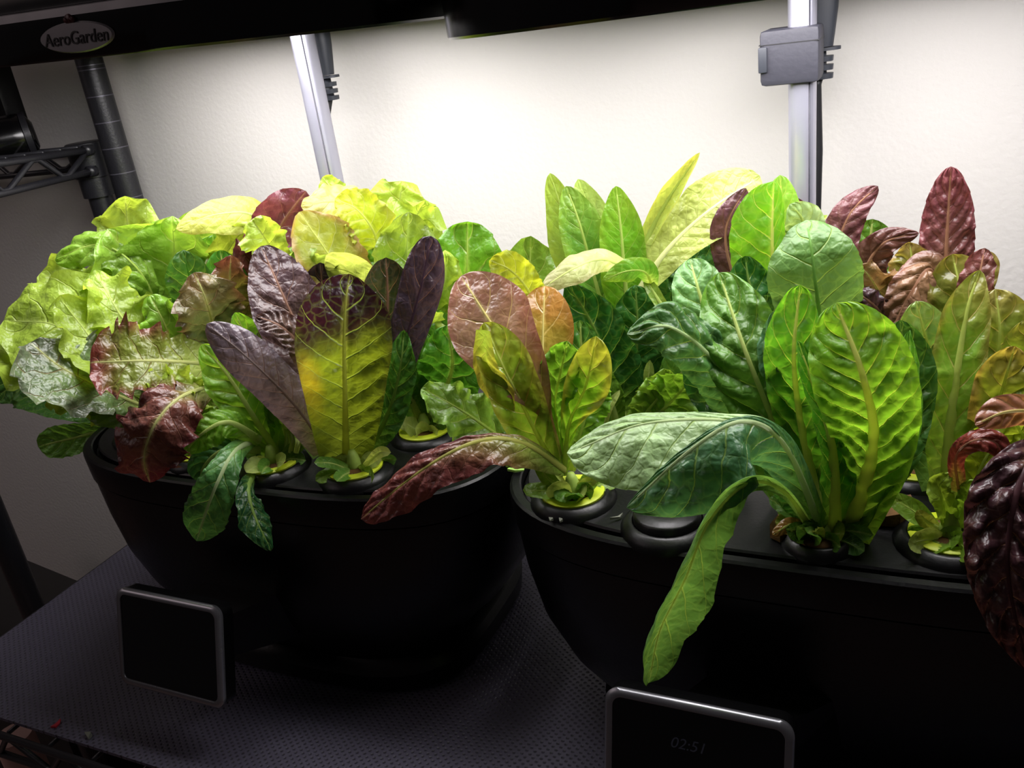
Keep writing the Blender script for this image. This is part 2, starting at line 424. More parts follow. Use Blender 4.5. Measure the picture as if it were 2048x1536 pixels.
HW, HD = .204, .122
def garden(cx, cy, label, hood_z, hood_cy, poleX, poleY, dispC, screen_time, TL):
    g = empty('hydroponic_garden', (cx, cy, 0), label, 'indoor garden')
    # ---- bowl
    P = lambda z, a, b: sring(cx, cy, z, a, b)
    mb = MB(); mb.loft([P(.0, .140, .100), P(.004, .150, .108), P(.020, .152, .110), P(.026, .148, .107), P(.030, .140, .102)])
    autosmooth(mb.build('base_foot', M['black_satin'], g), .5)
    prof = [(.028, .138, .100), (.045, .150, .108), (.07, .176, .115), (.10, .192, .119), (.135, .200, .1205), (.16, .2022, .1215), (.1685, .2025, .1218)]
    mb = MB(); mb.loft([P(*q) for q in prof], True, True); autosmooth(mb.build('bowl', M['black_satin'], g), .7)
    # ---- rim and deck
    mb = MB(); mb.loft([P(.168, .2005, .1205), P(.1705, .2040, .1230), P(.1900, .2050, .1240), P(.1932, .2046, .1236), P(.1945, .2030, .1220), P(.1946, .1985, .1175), P(.1936, .1975, .1165), P(.188, .1970, .1160)], True, False)
    autosmooth(mb.build('rim', M['black_satin'], g), .5)
    mb = MB(); mb.loft([P(.186, .1972, .1162), P(.188, .1950, .1140)], True, True); mb.build('deck_groove', M['groove'], g)
    mb = MB(); mb.loft([P(.187, .1938, .1128), P(.1938, .1936, .1126), P(.1950, .1925, .1115), P(.1955, .150, .080), P(.1957, .06, .03)], True, True)
    autosmooth(mb.build('deck', M['deck'], g), .5)
    # side handle recess
    for sx in (-1, 1):
        mb = MB(); n = 24; vs = []; R0 = []
        for k in range(n):
            t = 2 * math.pi * k / n
            R0.append((cx + sx * .2055, cy + .035 + .030 * math.cos(t), .1785 + .005 * math.sin(t)))
        R1 = [(cx + sx * .2060, cy + .035 + (q[1] - cy - .035) * .78, .1785 + (q[2] - .1785) * .6) for q in R0]
        mb.loft([R0, R1], True, True); mb.build('side_handle', M['clamp'], g)
    # ---- pole
    r = .0088
    mb = MB(); mb.loft([sring(poleX, poleY, .19, r, r * 1.15, 2.6, 28), sring(poleX, poleY, hood_z + .02, r, r * 1.15, 2.6, 28)])
    po = autosmooth(mb.build('pole', M['pole'], g), .9)
    mb = MB(); mb.box((poleX + r * .62, poleY - r * .86, (.19 + hood_z) / 2), (.0005, .0016, (hood_z - .19) / 2)); mb.build('pole_slot', M['clamp'], po)
    mb = MB(); mb.loft([sring(poleX, poleY, .194, .021, .019, 3, 32), sring(poleX, poleY, .205, .019, .017, 3, 32), sring(poleX, poleY, .214, .012, .013, 3, 32)])
    autosmooth(mb.build('pole_socket', M['black_satin'], g), .7)
    # ---- control display
    dx, dy, dz, w, h, tilt, th = dispC
    ca, sa = math.cos(tilt), math.sin(tilt)
    def D(x, y, z):   # local: x right, y depth (+ back), z up, leaning back
        return (dx + x, dy + y * ca + z * sa, dz + z * ca - y * sa)
    def rr(w_, h_, y, rad, n=6):
        out = []
        for (qx, qz, a0_) in ((w_ - rad, h_ - rad, 0), (-w_ + rad, h_ - rad, 90), (-w_ + rad, -h_ + rad, 180), (w_ - rad, -h_ + rad, 270)):
            for k in range(n + 1):
                a = math.radians(a0_ + 90 * k / n); out.append(D(qx + rad * math.cos(a), y, qz + rad * math.sin(a)))
        return out[::-1]
    dsp = MB(); dsp.loft([rr(w - .003, h - .003, 0.0165, .006), rr(w, h, .014, .008), rr(w, h, .002, .008)], True, True)
    body = autosmooth(dsp.build('control_display', M['black_satin'], g), .6)
    mb = MB(); mb.loft([rr(w, h, .004, .008), rr(w + .0006, h + .0006, .001, .0085), rr(w - .0012, h - .0012, -.0008, .0075), rr(w - .0042, h - .0042, -.0004, .0055), rr(w - .0046, h - .0046, .002, .005)], False, False)
    autosmooth(mb.build('bezel', M['bezel'], body), 1.0)
    mb = MB(); mb.loft([rr(w - .0045, h - .0045, .0022, .005), rr(w - .0045, h - .0045, .0004, .005)], True, True)
    mb.build('screen', M['screen'], body, False)
    if screen_time:
        text_mesh(screen_time, .009, M['glow_text'], body, 'screen_text', lambda x, y, z: D(x - .004, .0002, y + .014))
    y0, y1 = dy + .016, cy - .100
    mb = MB(); mb.loft([[(dx - .028, y0, dz - .02), (dx + .028, y0, dz - .02), (dx + .028, y0 + .004, dz + .012), (dx - .028, y0 + .004, dz + .012)], [(cx - .045, y1, dz - .035), (cx + .035, y1, dz - .035), (cx + .035, y1, dz + .012), (cx - .045, y1, dz + .012)]])
    autosmooth(mb.build('display_arm', M['black_satin'], g), .6)
    # ---- light hood
    hx, hy = cx, hood_cy
    tl = lambda ring: [(x, y, z - TL * (x - hx)) for (x, y, z) in ring]
    S = lambda z, a, b: tl(sring(hx, hy, hood_z + z, a, b, 3.2))
    mb = MB(); mb.loft([S(.0, .196, .111), S(-.0004, .1985, .1135), S(.001, .200, .115), S(.024, .2005, .1155)], False, False)
    hd = autosmooth(mb.build('light_hood', M['black_gloss'], g), .8)
    mb = MB(); mb.loft([S(.024, .2012, .1162), S(.0285, .2012, .1162), S(.0295, .200, .115)], False, False)
    autosmooth(mb.build('hood_trim', M['silver'], hd), .8)
    mb = MB(); mb.loft([S(.0295, .2005, .1155), S(.036, .196, .111), S(.044, .17, .09), S(.050, .10, .05), S(.052, .03, .02)], False, True)
    autosmooth(mb.build('hood_top', M['black_gloss'], hd), .8)
    mb = MB(); mb.loft([S(.0105, .188, .103), S(.0, .1962, .1112)], False, False); mb.build('reflector', M['white_panel'], hd)
    mb = MB(); mb.loft([S(.0098, .1865, .1015), S(.0110, .1865, .1015)], True, True); mb.build('led_panel', M['white_panel'], hd, False)
    for ix in range(8):
        for iy in range(4):
            x = hx - .14 + ix * .04; y = hy - .066 + iy * .044
            c = [(x + .007 * math.cos(k * math.pi / 4), y + .007 * math.sin(k * math.pi / 4), hood_z + .0094 - TL * (x - hx)) for k in range(8)]
            c2 = [(q[0], q[1], q[2] - .0012) for q in c]
            mb = MB(); mb.loft([c, c2]); mb.build('led_chip', M['led'], hd)
    # badge on the fascia
    yb = hy - .1158
    def B(x, y, z, d=0.0):
        X = hx + x
        t = min(1.0, abs(x) / .2)
        Y = hy - .1152 * (1 - t ** 3.2) ** (1 / 3.2) - .0016 - d
        return (X, Y - z, hood_z + .0118 + y - TL * x)
    rim_ = []; top_ = []
    for k in range(40):
        a = 2 * math.pi * k / 40
        rim_.append(B(.031 * math.cos(a), .0088 * math.sin(a), 0, -.0014)); top_.append(B(.030 * math.cos(a), .0080 * math.sin(a), 0, .0))
    mb = MB(); mb.loft([rim_, top_], True, True); bd = autosmooth(mb.build('badge', M['badge'], hd), .5)
    text_mesh('AeroGarden', .0105, M['ink'], bd, 'badge_lettering', lambda x, y, z: B(x, y - .0005, z, .0003))
    mb = MB(); n = 16
    for (ox, oy, rx, ry) in ((-.001, .0105, .0034, .0030), (-.0034, .0098, .0022, .0020), (.0014, .0099, .0022, .0020)):
        r0 = [B(ox + rx * math.cos(2 * math.pi * k / n), oy + ry * math.sin(2 * math.pi * k / n), 0, -.001) for k in range(n)]
        r1 = [B(ox + rx * .8 * math.cos(2 * math.pi * k / n), oy + ry * .8 * math.sin(2 * math.pi * k / n), 0, .0004) for k in range(n)]
        mb.loft([r0, r1])
    mb.build('badge_emblem', M['redleaf'], bd)
    # the grow light itself
    ld = bpy.data.lights.new('grow_light', 'AREA'); ld.shape = 'RECTANGLE'; ld.size = .34; ld.size_y = .17
    ld.energy = LED_POWER; ld.color = LED_COLOR
    lo = bpy.data.objects.new('grow_light', ld); COL.objects.link(lo); lo.parent = hd
    lo.location = (hx - cx, hy - cy, hood_z + .0090)
    lo.rotation_euler = (0, math.atan(TL), 0)
    return g

GL = garden(-.465, .536, 'black hydroponic garden at left with frilly green and red lettuces', .4960, .524, -.4690, .634,
            (-.499, .355, .0855, .0520, .0385, .31, .016), None, .03)
GR = garden(-.050, .528, 'black hydroponic garden at right nearer the camera with tall romaine', .4785, .517, -.0760, .630,
            (-.0990, .348, .093, .0515, .0385, .31, .016), '02:51', .0)

# pole clamp on the right garden
cp = at(1583, 112, 62); px_ = -.0760
cl = MB(); cl.box((px_ - .0065, .630, cp[2]), (.0185, .015, .0172), 0, .0035)
clo = autosmooth(cl.build('pole_clamp', M['clamp'], GR), .6)
mb = MB(); mb.box((px_ - .0065, .630, cp[2] + .0085), (.0187, .0152, .0003)); mb.build('clamp_seam', M['cable'], clo, False)
mb = MB(); mb.box((px_ - .0228, .6155, cp[2] - .0005), (.0028, .0022, .0078), 0, .0008); autosmooth(mb.build('clamp_latch', M['plug'], clo), .6)

# power cables behind the poles
def cable(label, top, pts, plug_r):
    t = empty('power_cable', top, label, 'cable')
    top = np.array(top)
    dirv = np.array(pts[1]) - np.array(pts[0]); dirv /= np.linalg.norm(dirv)
    rows = [(-.050, .0075), (-.030, .0085), (-.012, .0105), (0.0, .0100), (.016, .0086), (.024, .0078)]
    mb = MB(); mb.loft([sring(top[0], top[1], top[2] - s, r * 1.35, r * .75, 2.8, 24) for s, r in rows]); pg = autosmooth(mb.build('plug', M['plug'], t), .7)
    mb = MB(); mb.loft([sring(top[0] + .001, top[1], top[2] - .0245,   .0145, .0070, 2.6, 24), sring(top[0] + .001, top[1], top[2] - .0265,   .0145, .0070, 2.6, 24)]); autosmooth(mb.build('plug_collar', M['plug'], pg), .6)
    for k in range(4):
        mb = MB(); mb.box((top[0] - .0035, top[1] - .0078 + .0005, top[2] - .010 - k * .0034), (.0030, .0010, .0004)); mb.build('grip_ridge', M['ring'], pg, False)
    mb = MB(); mb.tube([(top[0] + .001, top[1], top[2] - .026), (top[0] + .0015, top[1], top[2] - .045)], .0052, 12); sr = mb.build('strain_relief', M['plug'], t)
    for k in range(3):
        mb = MB(); z = top[2] - .030 - k * .0056; mb.loft([sring(top[0] + .0012, top[1], z, .0098, .0060, 3, 20), sring(top[0] + .0012, top[1], z - .0034, .0095, .0058, 3, 20)]); autosmooth(mb.build('relief_ring', M['plug'], sr), .6)
    mb = MB(); mb.tube(pts, .0030, 10); mb.build('cord', M['cable'], t)
tL = at(634, 92, 66)
c1 = tL + np.array([.0015, 0, -.044]); 
cable('black power cable with ridged plug behind the left garden pole', tL,
      [c1, at(650, 260, 67), at(684, 372, 67), at(700, 430, 67), at(720, 560, 67), at(745, 800, 68)], .01)
tR = at(1634, 18, 66)
c1 = tR + np.array([.0015, 0, -.044])
cable('black power cable with plug behind the right garden pole', tR,
      [c1, at(1634, 170, 66), at(1637, 300, 66.5), at(1634, 410, 66.5), at(1632, 560, 67), at(1630, 700, 67)], .01)
# ================================================================== leaves
def catmull(P, n):
    P = [np.array(p, float) for p in P]
    Q = [2 * P[0] - P[1]] + P + [2 * P[-1] - P[-2]]
    out = []; tt = []
    for i in range(1, len(Q) - 2):
        for k in range(24):
            s = k / 24
            a, b, c, d = Q[i - 1], Q[i], Q[i + 1], Q[i + 2]
            out.append(.5 * ((2 * b) + (-a + c) * s + (2 * a - 5 * b + 4 * c - d) * s * s + (-a + 3 * b - 3 * c + d) * s ** 3)); tt.append(i - 1 + s)
    out.append(P[-1]); tt.append(len(P) - 1)
    out = np.array(out); tt = np.array(tt)
    d = np.r_[0, np.cumsum(np.linalg.norm(np.diff(out, axis=0), axis=1))]
    s = np.linspace(0, d[-1], n)
    res = np.stack([np.interp(s, d, out[:, j]) for j in range(3)], 1)
    ctrl = np.interp(np.arange(len(P)), tt, d) / d[-1]
    return res, ctrl, d[-1]

def sm(a, b, x):
    t = np.clip((x - a) / (b - a), 0, 1); return t * t * (3 - 2 * t)

def vnoise(P, sc, seed):
    o = Vector((seed * 3.17, seed * 1.31, seed * 7.7))
    return np.array([mnoise.noise(Vector((p[0] * sc, p[1] * sc, p[2] * sc)) + o) for p in P])

K = {  # kinds of lettuce: surface, colours and relief; romlit has backlight put into its colours
 'lime':   dict(m='lime', blade=(154, 180, 66), base=(196, 212, 120), bump=.12, nv=7, ruf=(.8, 5), tooth=.14, crum=.5, mid=.16),
 'limed':  dict(m='lime', blade=(122, 160, 54), base=(180, 204, 100), bump=.15, nv=8, ruf=(.5, 5), tooth=.07, crum=.45, mid=.15),
 'yellow': dict(m='pale', blade=(188, 194, 100), base=(200, 210, 110), edge=(150, 118, 74), ea=.75, bump=.10, nv=8, ruf=(.25, 5), tooth=.05, crum=.3, mid=.12),
 'pale':   dict(m='pale', blade=(168, 188, 96), base=(200, 214, 130), edge=(150, 120, 100), ea=.15, bump=.06, nv=10, ruf=(.10, 3), tooth=.01, crum=.15, mid=.14),
 'deer':   dict(m='lime', blade=(132, 166, 66), base=(186, 206, 110), edge=(150, 160, 60), ea=.3, bump=.06, nv=11, ruf=(.08, 2.5), tooth=.01, crum=.12, mid=.20),
 'rom':    dict(m='green', blade=(88, 132, 48), base=(160, 188, 94), bump=.17, nv=9, ruf=(.12, 4), tooth=.015, crum=.2, mid=.30, midcol=(186, 202, 116)),
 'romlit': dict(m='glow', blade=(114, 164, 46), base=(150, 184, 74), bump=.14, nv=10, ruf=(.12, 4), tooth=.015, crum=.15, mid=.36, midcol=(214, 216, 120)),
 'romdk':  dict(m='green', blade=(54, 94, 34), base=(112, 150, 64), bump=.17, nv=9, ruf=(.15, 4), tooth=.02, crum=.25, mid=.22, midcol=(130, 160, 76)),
 'blue':   dict(m='green', blade=(104, 150, 100), base=(128, 172, 72), bump=.10, nv=10, ruf=(.08, 3), tooth=.01, crum=.12, mid=.20, midcol=(186, 204, 150)),
 'red':    dict(m='red', blade=(74, 40, 40), base=(150, 160, 80), edge=(58, 24, 34), ea=.5, bump=.16, nv=8, ruf=(.2, 4), tooth=.03, crum=.25, mid=.18, midcol=(176, 132, 104)),
 'purple': dict(m='red', blade=(62, 46, 52), base=(104, 124, 56), edge=(44, 22, 40), ea=.6, bump=.10, nv=9, ruf=(.08, 3), tooth=.01, crum=.15, mid=.18, midcol=(152, 116, 96)),
 'redgrn': dict(m='red', blade=(116, 128, 48), base=(178, 196, 100), edge=(104, 38, 40), ea=.95, bump=.14, nv=7, ruf=(.4, 4), tooth=.16, crum=.3, mid=.15, midcol=(196, 200, 130)),
 'bronze': dict(m='bronze', gain=1.1, blade=(134, 102, 80), base=(160, 186, 80), edge=(128, 74, 64), ea=.6, bump=.05, nv=6, ruf=(.06, 2), tooth=.0, crum=.2, mid=.15, midcol=(206, 196, 120)),
 'brgrn':  dict(m='bronze', gain=1.18, blade=(112, 142, 40), base=(156, 186, 76), edge=(150, 122, 66), ea=.45, bump=.15, nv=7, ruf=(.1, 3), tooth=.0, crum=.2, mid=.16, midcol=(186, 200, 100)),
}
PLANTS = {}
NLEAF = [0]
def plant(key, name, base, label, group=None):
    PLANTS[key] = empty(name, base, label, 'lettuce', group)
    return PLANTS[key]

def lf(pk, kind, pts, w, roll=0.0, cup=0.25, **kw):
    """one leaf: midrib through pts (image x, image y, depth in cm), half widths w in image pixels at those points"""
    o = dict(K[kind]); o.update(kw)
    NLEAF[0] += 1; seed = NLEAF[0] * 1.0 + .37
    rs = np.random.RandomState(NLEAF[0] * 13 + 5)
    big = max(max(q) if hasattr(q, '__len__') else q for q in w) > 42
    nu = o.get('n', 84 if big else 60); nc = o.get('c', 42 if big else 28)
    W3 = [at(p[0], p[1], p[2] + 3.4 + .0019 * p[0]) for p in pts]
    C, ctrl, Ln = catmull(W3, nu)
    t = np.linspace(0, 1, nu)
    T = np.gradient(C, axis=0); T /= np.linalg.norm(T, axis=1)[:, None]
    V = C - CAM; dep = V @ RW[:, 2]
    Vn = V / np.linalg.norm(V, axis=1)[:, None]
    S = np.cross(Vn, T); S /= (np.linalg.norm(S, axis=1)[:, None] + 1e-9)
    for _ in range(6):
        S[1:-1] = (S[:-2] + 2 * S[1:-1] + S[2:]) / 4
    S -= (S * T).sum(1)[:, None] * T; S /= np.linalg.norm(S, axis=1)[:, None]
    Nn = np.cross(S, T)
    def ramp(x): return np.interp(t, np.linspace(0, 1, len(x)), x) if hasattr(x, '__len__') else np.full(nu, float(x))
    ro = np.radians(ramp(roll))
    S2 = S * np.cos(ro)[:, None] + Nn * np.sin(ro)[:, None]
    N2 = -S * np.sin(ro)[:, None] + Nn * np.cos(ro)[:, None]
    wl = np.array([q[0] if hasattr(q, '__len__') else q for q in w], float); wr = np.array([q[1] if hasattr(q, '__len__') else q for q in w], float)
    wt = ctrl if len(w) == len(pts) else np.linspace(0, 1, len(w))
    def smooth_interp(y):
        r = np.interp(t, wt, y)
        for _ in range(nu // 8): r[1:-1] = (r[:-2] + 2 * r[1:-1] + r[2:]) / 4
        return r
    t0 = o.get('tip', .80)
    rnd = np.where(t > t0, np.sqrt(np.clip(1 - ((t - t0) / (1 - t0)) ** 2, 0, 1)), 1.0)
    rnd = np.maximum(rnd, .015)
    pxm = dep / FPX
    cosr = np.maximum(.45, np.abs(np.cos(ro)))
    WL = smooth_interp(wl) * rnd * pxm / cosr; WR = smooth_interp(wr) * rnd * pxm / cosr
    v = np.linspace(-1, 1, nc * 2 // 2 + 1)
    if len(v) % 2 == 0: v = np.linspace(-1, 1, len(v) + 1)
    nv_ = len(v)
    tv, vv = np.meshgrid(t, v, indexing='ij')
    av = np.abs(vv)
    wid = np.where(vv < 0, WL[:, None], WR[:, None])
    # toothed / wavy outline
    tt_ = o['tooth']
    if tt_ > 0:
        f = o.get('tf', 13)
        ph = np.where(vv < 0, .3, .0) + vnoise(np.stack([t * 4, t * 0, t * 0], 1), 1.0, seed)[:, None] * .7
        sawt = (tv * f + ph) % 1.0
        wid = wid * (1 + tt_ * (1.4 * (1 - sawt) ** 1.5 - .6) * sm(.12, .35, tv))
    cu = ramp(cup)[:, None]; cu_s = np.where(np.abs(cu) < 1e-3, 1e-3, cu)
    x = np.sin(cu_s * vv) / np.sin(np.minimum(np.abs(cu_s), 1.5)) * np.sign(cu_s) * wid
    z = (1 - np.cos(cu_s * vv)) / np.sin(np.minimum(np.abs(cu_s), 1.5)) * np.sign(cu_s) * wid * 1.0
    z = z * np.sign(1)
    # relief between side veins, frills and crumple
    ph = o['nv'] * (tv - .13 * av - .05 * av ** 2) + np.where(vv < 0, .37, 0.0)
    P0 = C[:, None, :] + S2[:, None, :] * x[..., None] + N2[:, None, :] * z[..., None]
    flat = P0.reshape(-1, 3)
    n1 = vnoise(flat, 95, seed).reshape(nu, nv_); n2 = vnoise(flat, 28, seed + 5).reshape(nu, nv_)
    n3 = vnoise(flat, 210, seed + 2).reshape(nu, nv_)
    blade = sm(.10, .3, tv) * sm(0, .02, 1 - tv)
    mask = sm(.03, .18, av) * (1 - sm(.88, 1.0, av) * .6) * blade
    bul = np.abs(np.sin(np.pi * (ph + .5))) ** .8 - .55
    sz = np.minimum(1, wid / .02)
    z = 1.5 * o['bump'] / 100 * (bul * .8 + n1 * .9 + n3 * .45) * mask * (.4 + .6 * sz)
    z = z + 1.5 * o['crum'] / 100 * n2 * sm(.0, .5, av + .3 * tv) * blade
    ra, rf = o['ruf']
    sid = np.where(vv < 0, 1.7, 0.0)
    wob = vnoise(np.stack([t * 3, t * 0 + 1, t * 0], 1), 1.0, seed + 9)[:, None] * 1.6
    z = z + ra / 100 * av ** 2.4 * blade * (np.sin(2 * np.pi * rf * tv + sid + wob + seed) + .5 * np.sin(2 * np.pi * rf * 2.3 * tv + sid * 2 + wob * 2)) * np.minimum(1, wid / .012)
    P1 = P0 + N2[:, None, :] * z[..., None]
    r_mid = o['mid']
    # leaf colours
    cb, cbase = lin(o['blade']), lin(o['base'])
    kb = (1 - sm(.05, o.get('bl', .5), tv + .25 * av))[..., None]
    col = cb * (1 - kb) + cbase * kb
    if 'edge' in o and o.get('ea', 0) > 0:
        e = sm(.35, 1.0, np.maximum(av ** 1.6 * sm(.15, .5, tv) * o.get('edgew', 1.0), sm(.45, 1.0, tv) * o.get('tipw', .9)) + .35 * n2 + .15 * n1) * o['ea']
        col = col * (1 - e[..., None]) + lin(o['edge']) * e[..., None]
    if 'patch' in o:       # discoloured patch: (t, v, radius, colour, amount)
        for (pt, pv, pr, pc, pa_) in o['patch']:
            e = pa_ * (1 - sm(.3, 1.0, np.sqrt(((tv - pt)) ** 2 + ((vv - pv) * .5) ** 2) / pr + .4 * n2))
            col = col * (1 - e[..., None]) + lin(pc) * e[..., None]
    if r_mid > 0:
        e = (1 - sm(.0, .09, av)) * (1 - .5 * tv) * .8
        col = col * (1 - e[..., None]) + lin(o.get('midcol', o['base'])) * e[..., None]
    col = col * (1 + .22 * n2[..., None] + .10 * n1[..., None])
    col = np.clip(col * o.get('gain', 1.0), 0, 1)
    idx = np.arange(nu * nv_).reshape(nu, nv_)
    a = idx[:-1, :-1].ravel(); b = idx[:-1, 1:].ravel(); c = idx[1:, 1:].ravel(); d = idx[1:, :-1].ravel()
    F = np.stack([a, b, c, d], 1)
    pl = PLANTS[pk]
    off = np.array(pl.location)
    me = bpy.data.meshes.new('leaf')
    VV = (P1.reshape(-1, 3) - off).astype(np.float32)
    me.vertices.add(len(VV)); me.vertices.foreach_set('co', VV.ravel())
    me.loops.add(F.size); me.loops.foreach_set('vertex_index', F.ravel().astype(np.int32))
    me.polygons.add(len(F)); me.polygons.foreach_set('loop_start', np.arange(0, F.size, 4, dtype=np.int32))
    me.polygons.foreach_set('loop_total', np.full(len(F), 4, np.int32)) if False else None
    me.update(calc_edges=True); me.validate()
    me.polygons.foreach_set('use_smooth', [True] * len(me.polygons))
    ca = me.attributes.new('col', 'FLOAT_COLOR', 'POINT')
    cc = np.ones((nu * nv_, 4), np.float32); cc[:, :3] = col.reshape(-1, 3); ca.data.foreach_set('color', cc.ravel())
    uvl = me.uv_layers.new(name='vein')
    fv = vv.reshape(-1)[F]; side = np.where(fv.mean(1) < 0, .37, 0.0)[:, None]
    ft = tv.reshape(-1)[F]; fa = np.abs(fv)
    U = np.stack([o['nv'] * (ft - .13 * fa - .05 * fa ** 2) + side, fa], 2).astype(np.float32)
    uvl.data.foreach_set('uv', U.ravel())
    me.materials.append(LM[o['m']])
    ob = bpy.data.objects.new('leaf', me); COL.objects.link(ob); ob.parent = pl
    # midrib as a raised rib of its own
    r0 = o['mid'] / 100 * o.get('mk', 1.0)
    if r0 > 0:
        k = nu - 4; ci = nv_ // 2
        ctr = P1[:k, ci, :]; rr = r0 * (1 - .93 * (t[:k] / t[k - 1]) ** .75) + .00022
        rr = np.minimum(rr, np.maximum((WL + WR)[:k] * .5, .0004))
        m_ = 7; ang = np.linspace(-.15, np.pi + .15, m_)
        ring = ctr[:, None, :] + rr[:, None, None] * (np.cos(ang)[None, :, None] * S2[:k, None, :] * 1.15 + np.sin(ang)[None, :, None] * N2[:k, None, :] * .62)
        vs = ring.reshape(-1, 3); fs = []
        for i in range(k - 1):
            for q in range(m_ - 1): fs.append((i * m_ + q, i * m_ + q + 1, (i + 1) * m_ + q + 1, (i + 1) * m_ + q))
        mo = mesh_obj('midrib', vs, fs, None, ob)
        mo.data.materials.append(rib_mat(o.get('midcol', o['base'])))
    return ob

RIB = {}
def rib_mat(c):
    if c not in RIB:
        m = mat('midrib_%d' % len(RIB), c, .45, 0, .35, .15, 300, None, .12)
        nt = m.node_tree; b = nt.nodes['Principled BSDF']
        tr = nt.nodes.new('ShaderNodeBsdfTranslucent'); tr.inputs[0].default_value = (*np.sqrt(lin(c)), 1)
        ms = nt.nodes.new('ShaderNodeMixShader'); ms.inputs[0].default_value = .62
        nt.links.new(b.outputs[0], ms.inputs[1]); nt.links.new(tr.outputs[0], ms.inputs[2]); nt.links.new(ms.outputs[0], nt.nodes['Material Output'].inputs[0])
        RIB[c] = m
    return RIB[c]

# ------------------------------------------------------------------ seed pods in the decks
DECK = .1955
POD_R = .0225
def pod(x, y, label, lab_show=True, empty_cap=False, k=1.0):
    t = empty('seed_pod', (x, y, DECK), label, 'seed pod')
    mb = MB(); mb.loft([circ(x, y, DECK - .003, .0285 * k), circ(x, y, DECK + .0012, .0280 * k), circ(x, y, DECK + .0032, .0262 * k), circ(x, y, DECK + .0052, .0238 * k), circ(x, y, DECK + .0058, .0222 * k), circ(x, y, DECK + .0054, .0210 * k), circ(x, y, DECK + .001, .0206 * k)], True, False)
    autosmooth(mb.build('collar', M['deck'], t), .9)
    if empty_cap:
        mb = MB(); mb.loft([circ(x, y, DECK + .002, .0205), circ(x, y, DECK + .0092, .0200), circ(x, y, DECK + .0105, .0185), circ(x, y, DECK + .0109, .010)]); autosmooth(mb.build('cap', M['deck'], t), .8)
        return t
    mb = MB(); mb.loft([circ(x, y, DECK + .0030, .0202), circ(x, y, DECK + .0062, .0206), circ(x, y, DECK + .0067, .0200), circ(x, y, DECK + .0067, .0140), circ(x, y, DECK + .0045, .0135)], True, False)
    if lab_show: autosmooth(mb.build('pod_label', M['label'], t), .9)
    mb = MB(); mb.loft([circ(x, y, DECK + .002, .0136), circ(x, y, DECK + .0056, .0136), circ(x, y, DECK + .0060, .010)]); mb.build('grow_sponge', M['brown'], t)
    return t

def crown(key, x, y, h=.02, r=.006):
    mb = MB()
    pts = [(x, y, DECK + .003 + h * k / 4) for k in range(5)]
    mb.tube(pts, [r * q for q in (.9, 1.0, .9, .7, .4)], 12)
    mb.build('stem', M['stem'], PLANTS[key])

def tuft(key, n, seed, cols, rad=.016, ln=.022, front=True):
    """short base leaves that cover the foot of a plant"""
    x, y = {**PL, **PR}[key]; rs = random.Random(seed)
    for i in range(n):
        a = -math.pi / 2 + (i / max(1, n - 1) - .5) * 4.2 + rs.uniform(-.2, .2)
        L = ln * rs.uniform(.6, 1.3); up = rs.uniform(.15, 1.1)
        b = np.array([x + math.cos(a) * .004, y + math.sin(a) * .004, DECK + .004])
        d = np.array([math.cos(a), math.sin(a), up])
        p1 = b + d * L * .5; p2 = b + d * L + np.array([0, 0, -.006 * rs.random()])
        lfw(key, rs.choice(cols), [b, p1, p2], [.0025, .0055 * rs.uniform(.7, 1.4), .004], rs)
def lfw(key, kind, P, w, rs):
    q = []
    for p in P:
        c = RW.T @ (np.array(p) - CAM); q.append((1024 + FPX * c[0] / c[2], 768 + FPX * c[1] / c[2], p[1] * 100, c[2]))
    lf(key, kind, [(a, b, y - 3.4 - .0019 * a) for a, b, y, d in q], [wi * FPX / d for wi, (a, b, y, d) in zip(w, q)], rs.uniform(-40, 40), rs.uniform(.2, .6), n=18, c=10, mid=.04, ruf=(.05, 2), tooth=0, crum=.15)
# ================================================================== plants of the left garden
def place(px, py): return onz(px, py, DECK)
PL = dict(simp=(-.600, .475), rleaf=(-.515, .452), baby=(-.437, .446), redrom=(-.3655, .451), bump=(-.3430, .516), back=(-.400, .585), backl=(-.540, .585))
plant('simp', 'lettuce', (*PL['simp'], DECK), 'frilly lime green leaf lettuce spilling over the left end of the left garden')
plant('rleaf', 'lettuce', (*PL['rleaf'], DECK), 'red tipped toothed leaf lettuce drooping over the left garden front')
plant('baby', 'lettuce', (*PL['baby'], DECK), 'small bright green lettuce with drooping leaves at the left garden front')
plant('redrom', 'lettuce', (*PL['redrom'], DECK), 'dark purple red romaine with a yellow green inner leaf')
plant('bump', 'lettuce', (*PL['bump'], DECK), 'crinkled green lettuce at the right end of the left garden')
plant('back', 'lettuce', (*PL['back'], DECK), 'yellowing frilly lettuce at the back of the left garden by the pole')
plant('backl', 'lettuce', (*PL['backl'], DECK), 'pale green lettuce with one crumpled red leaf at the back of the left garden')

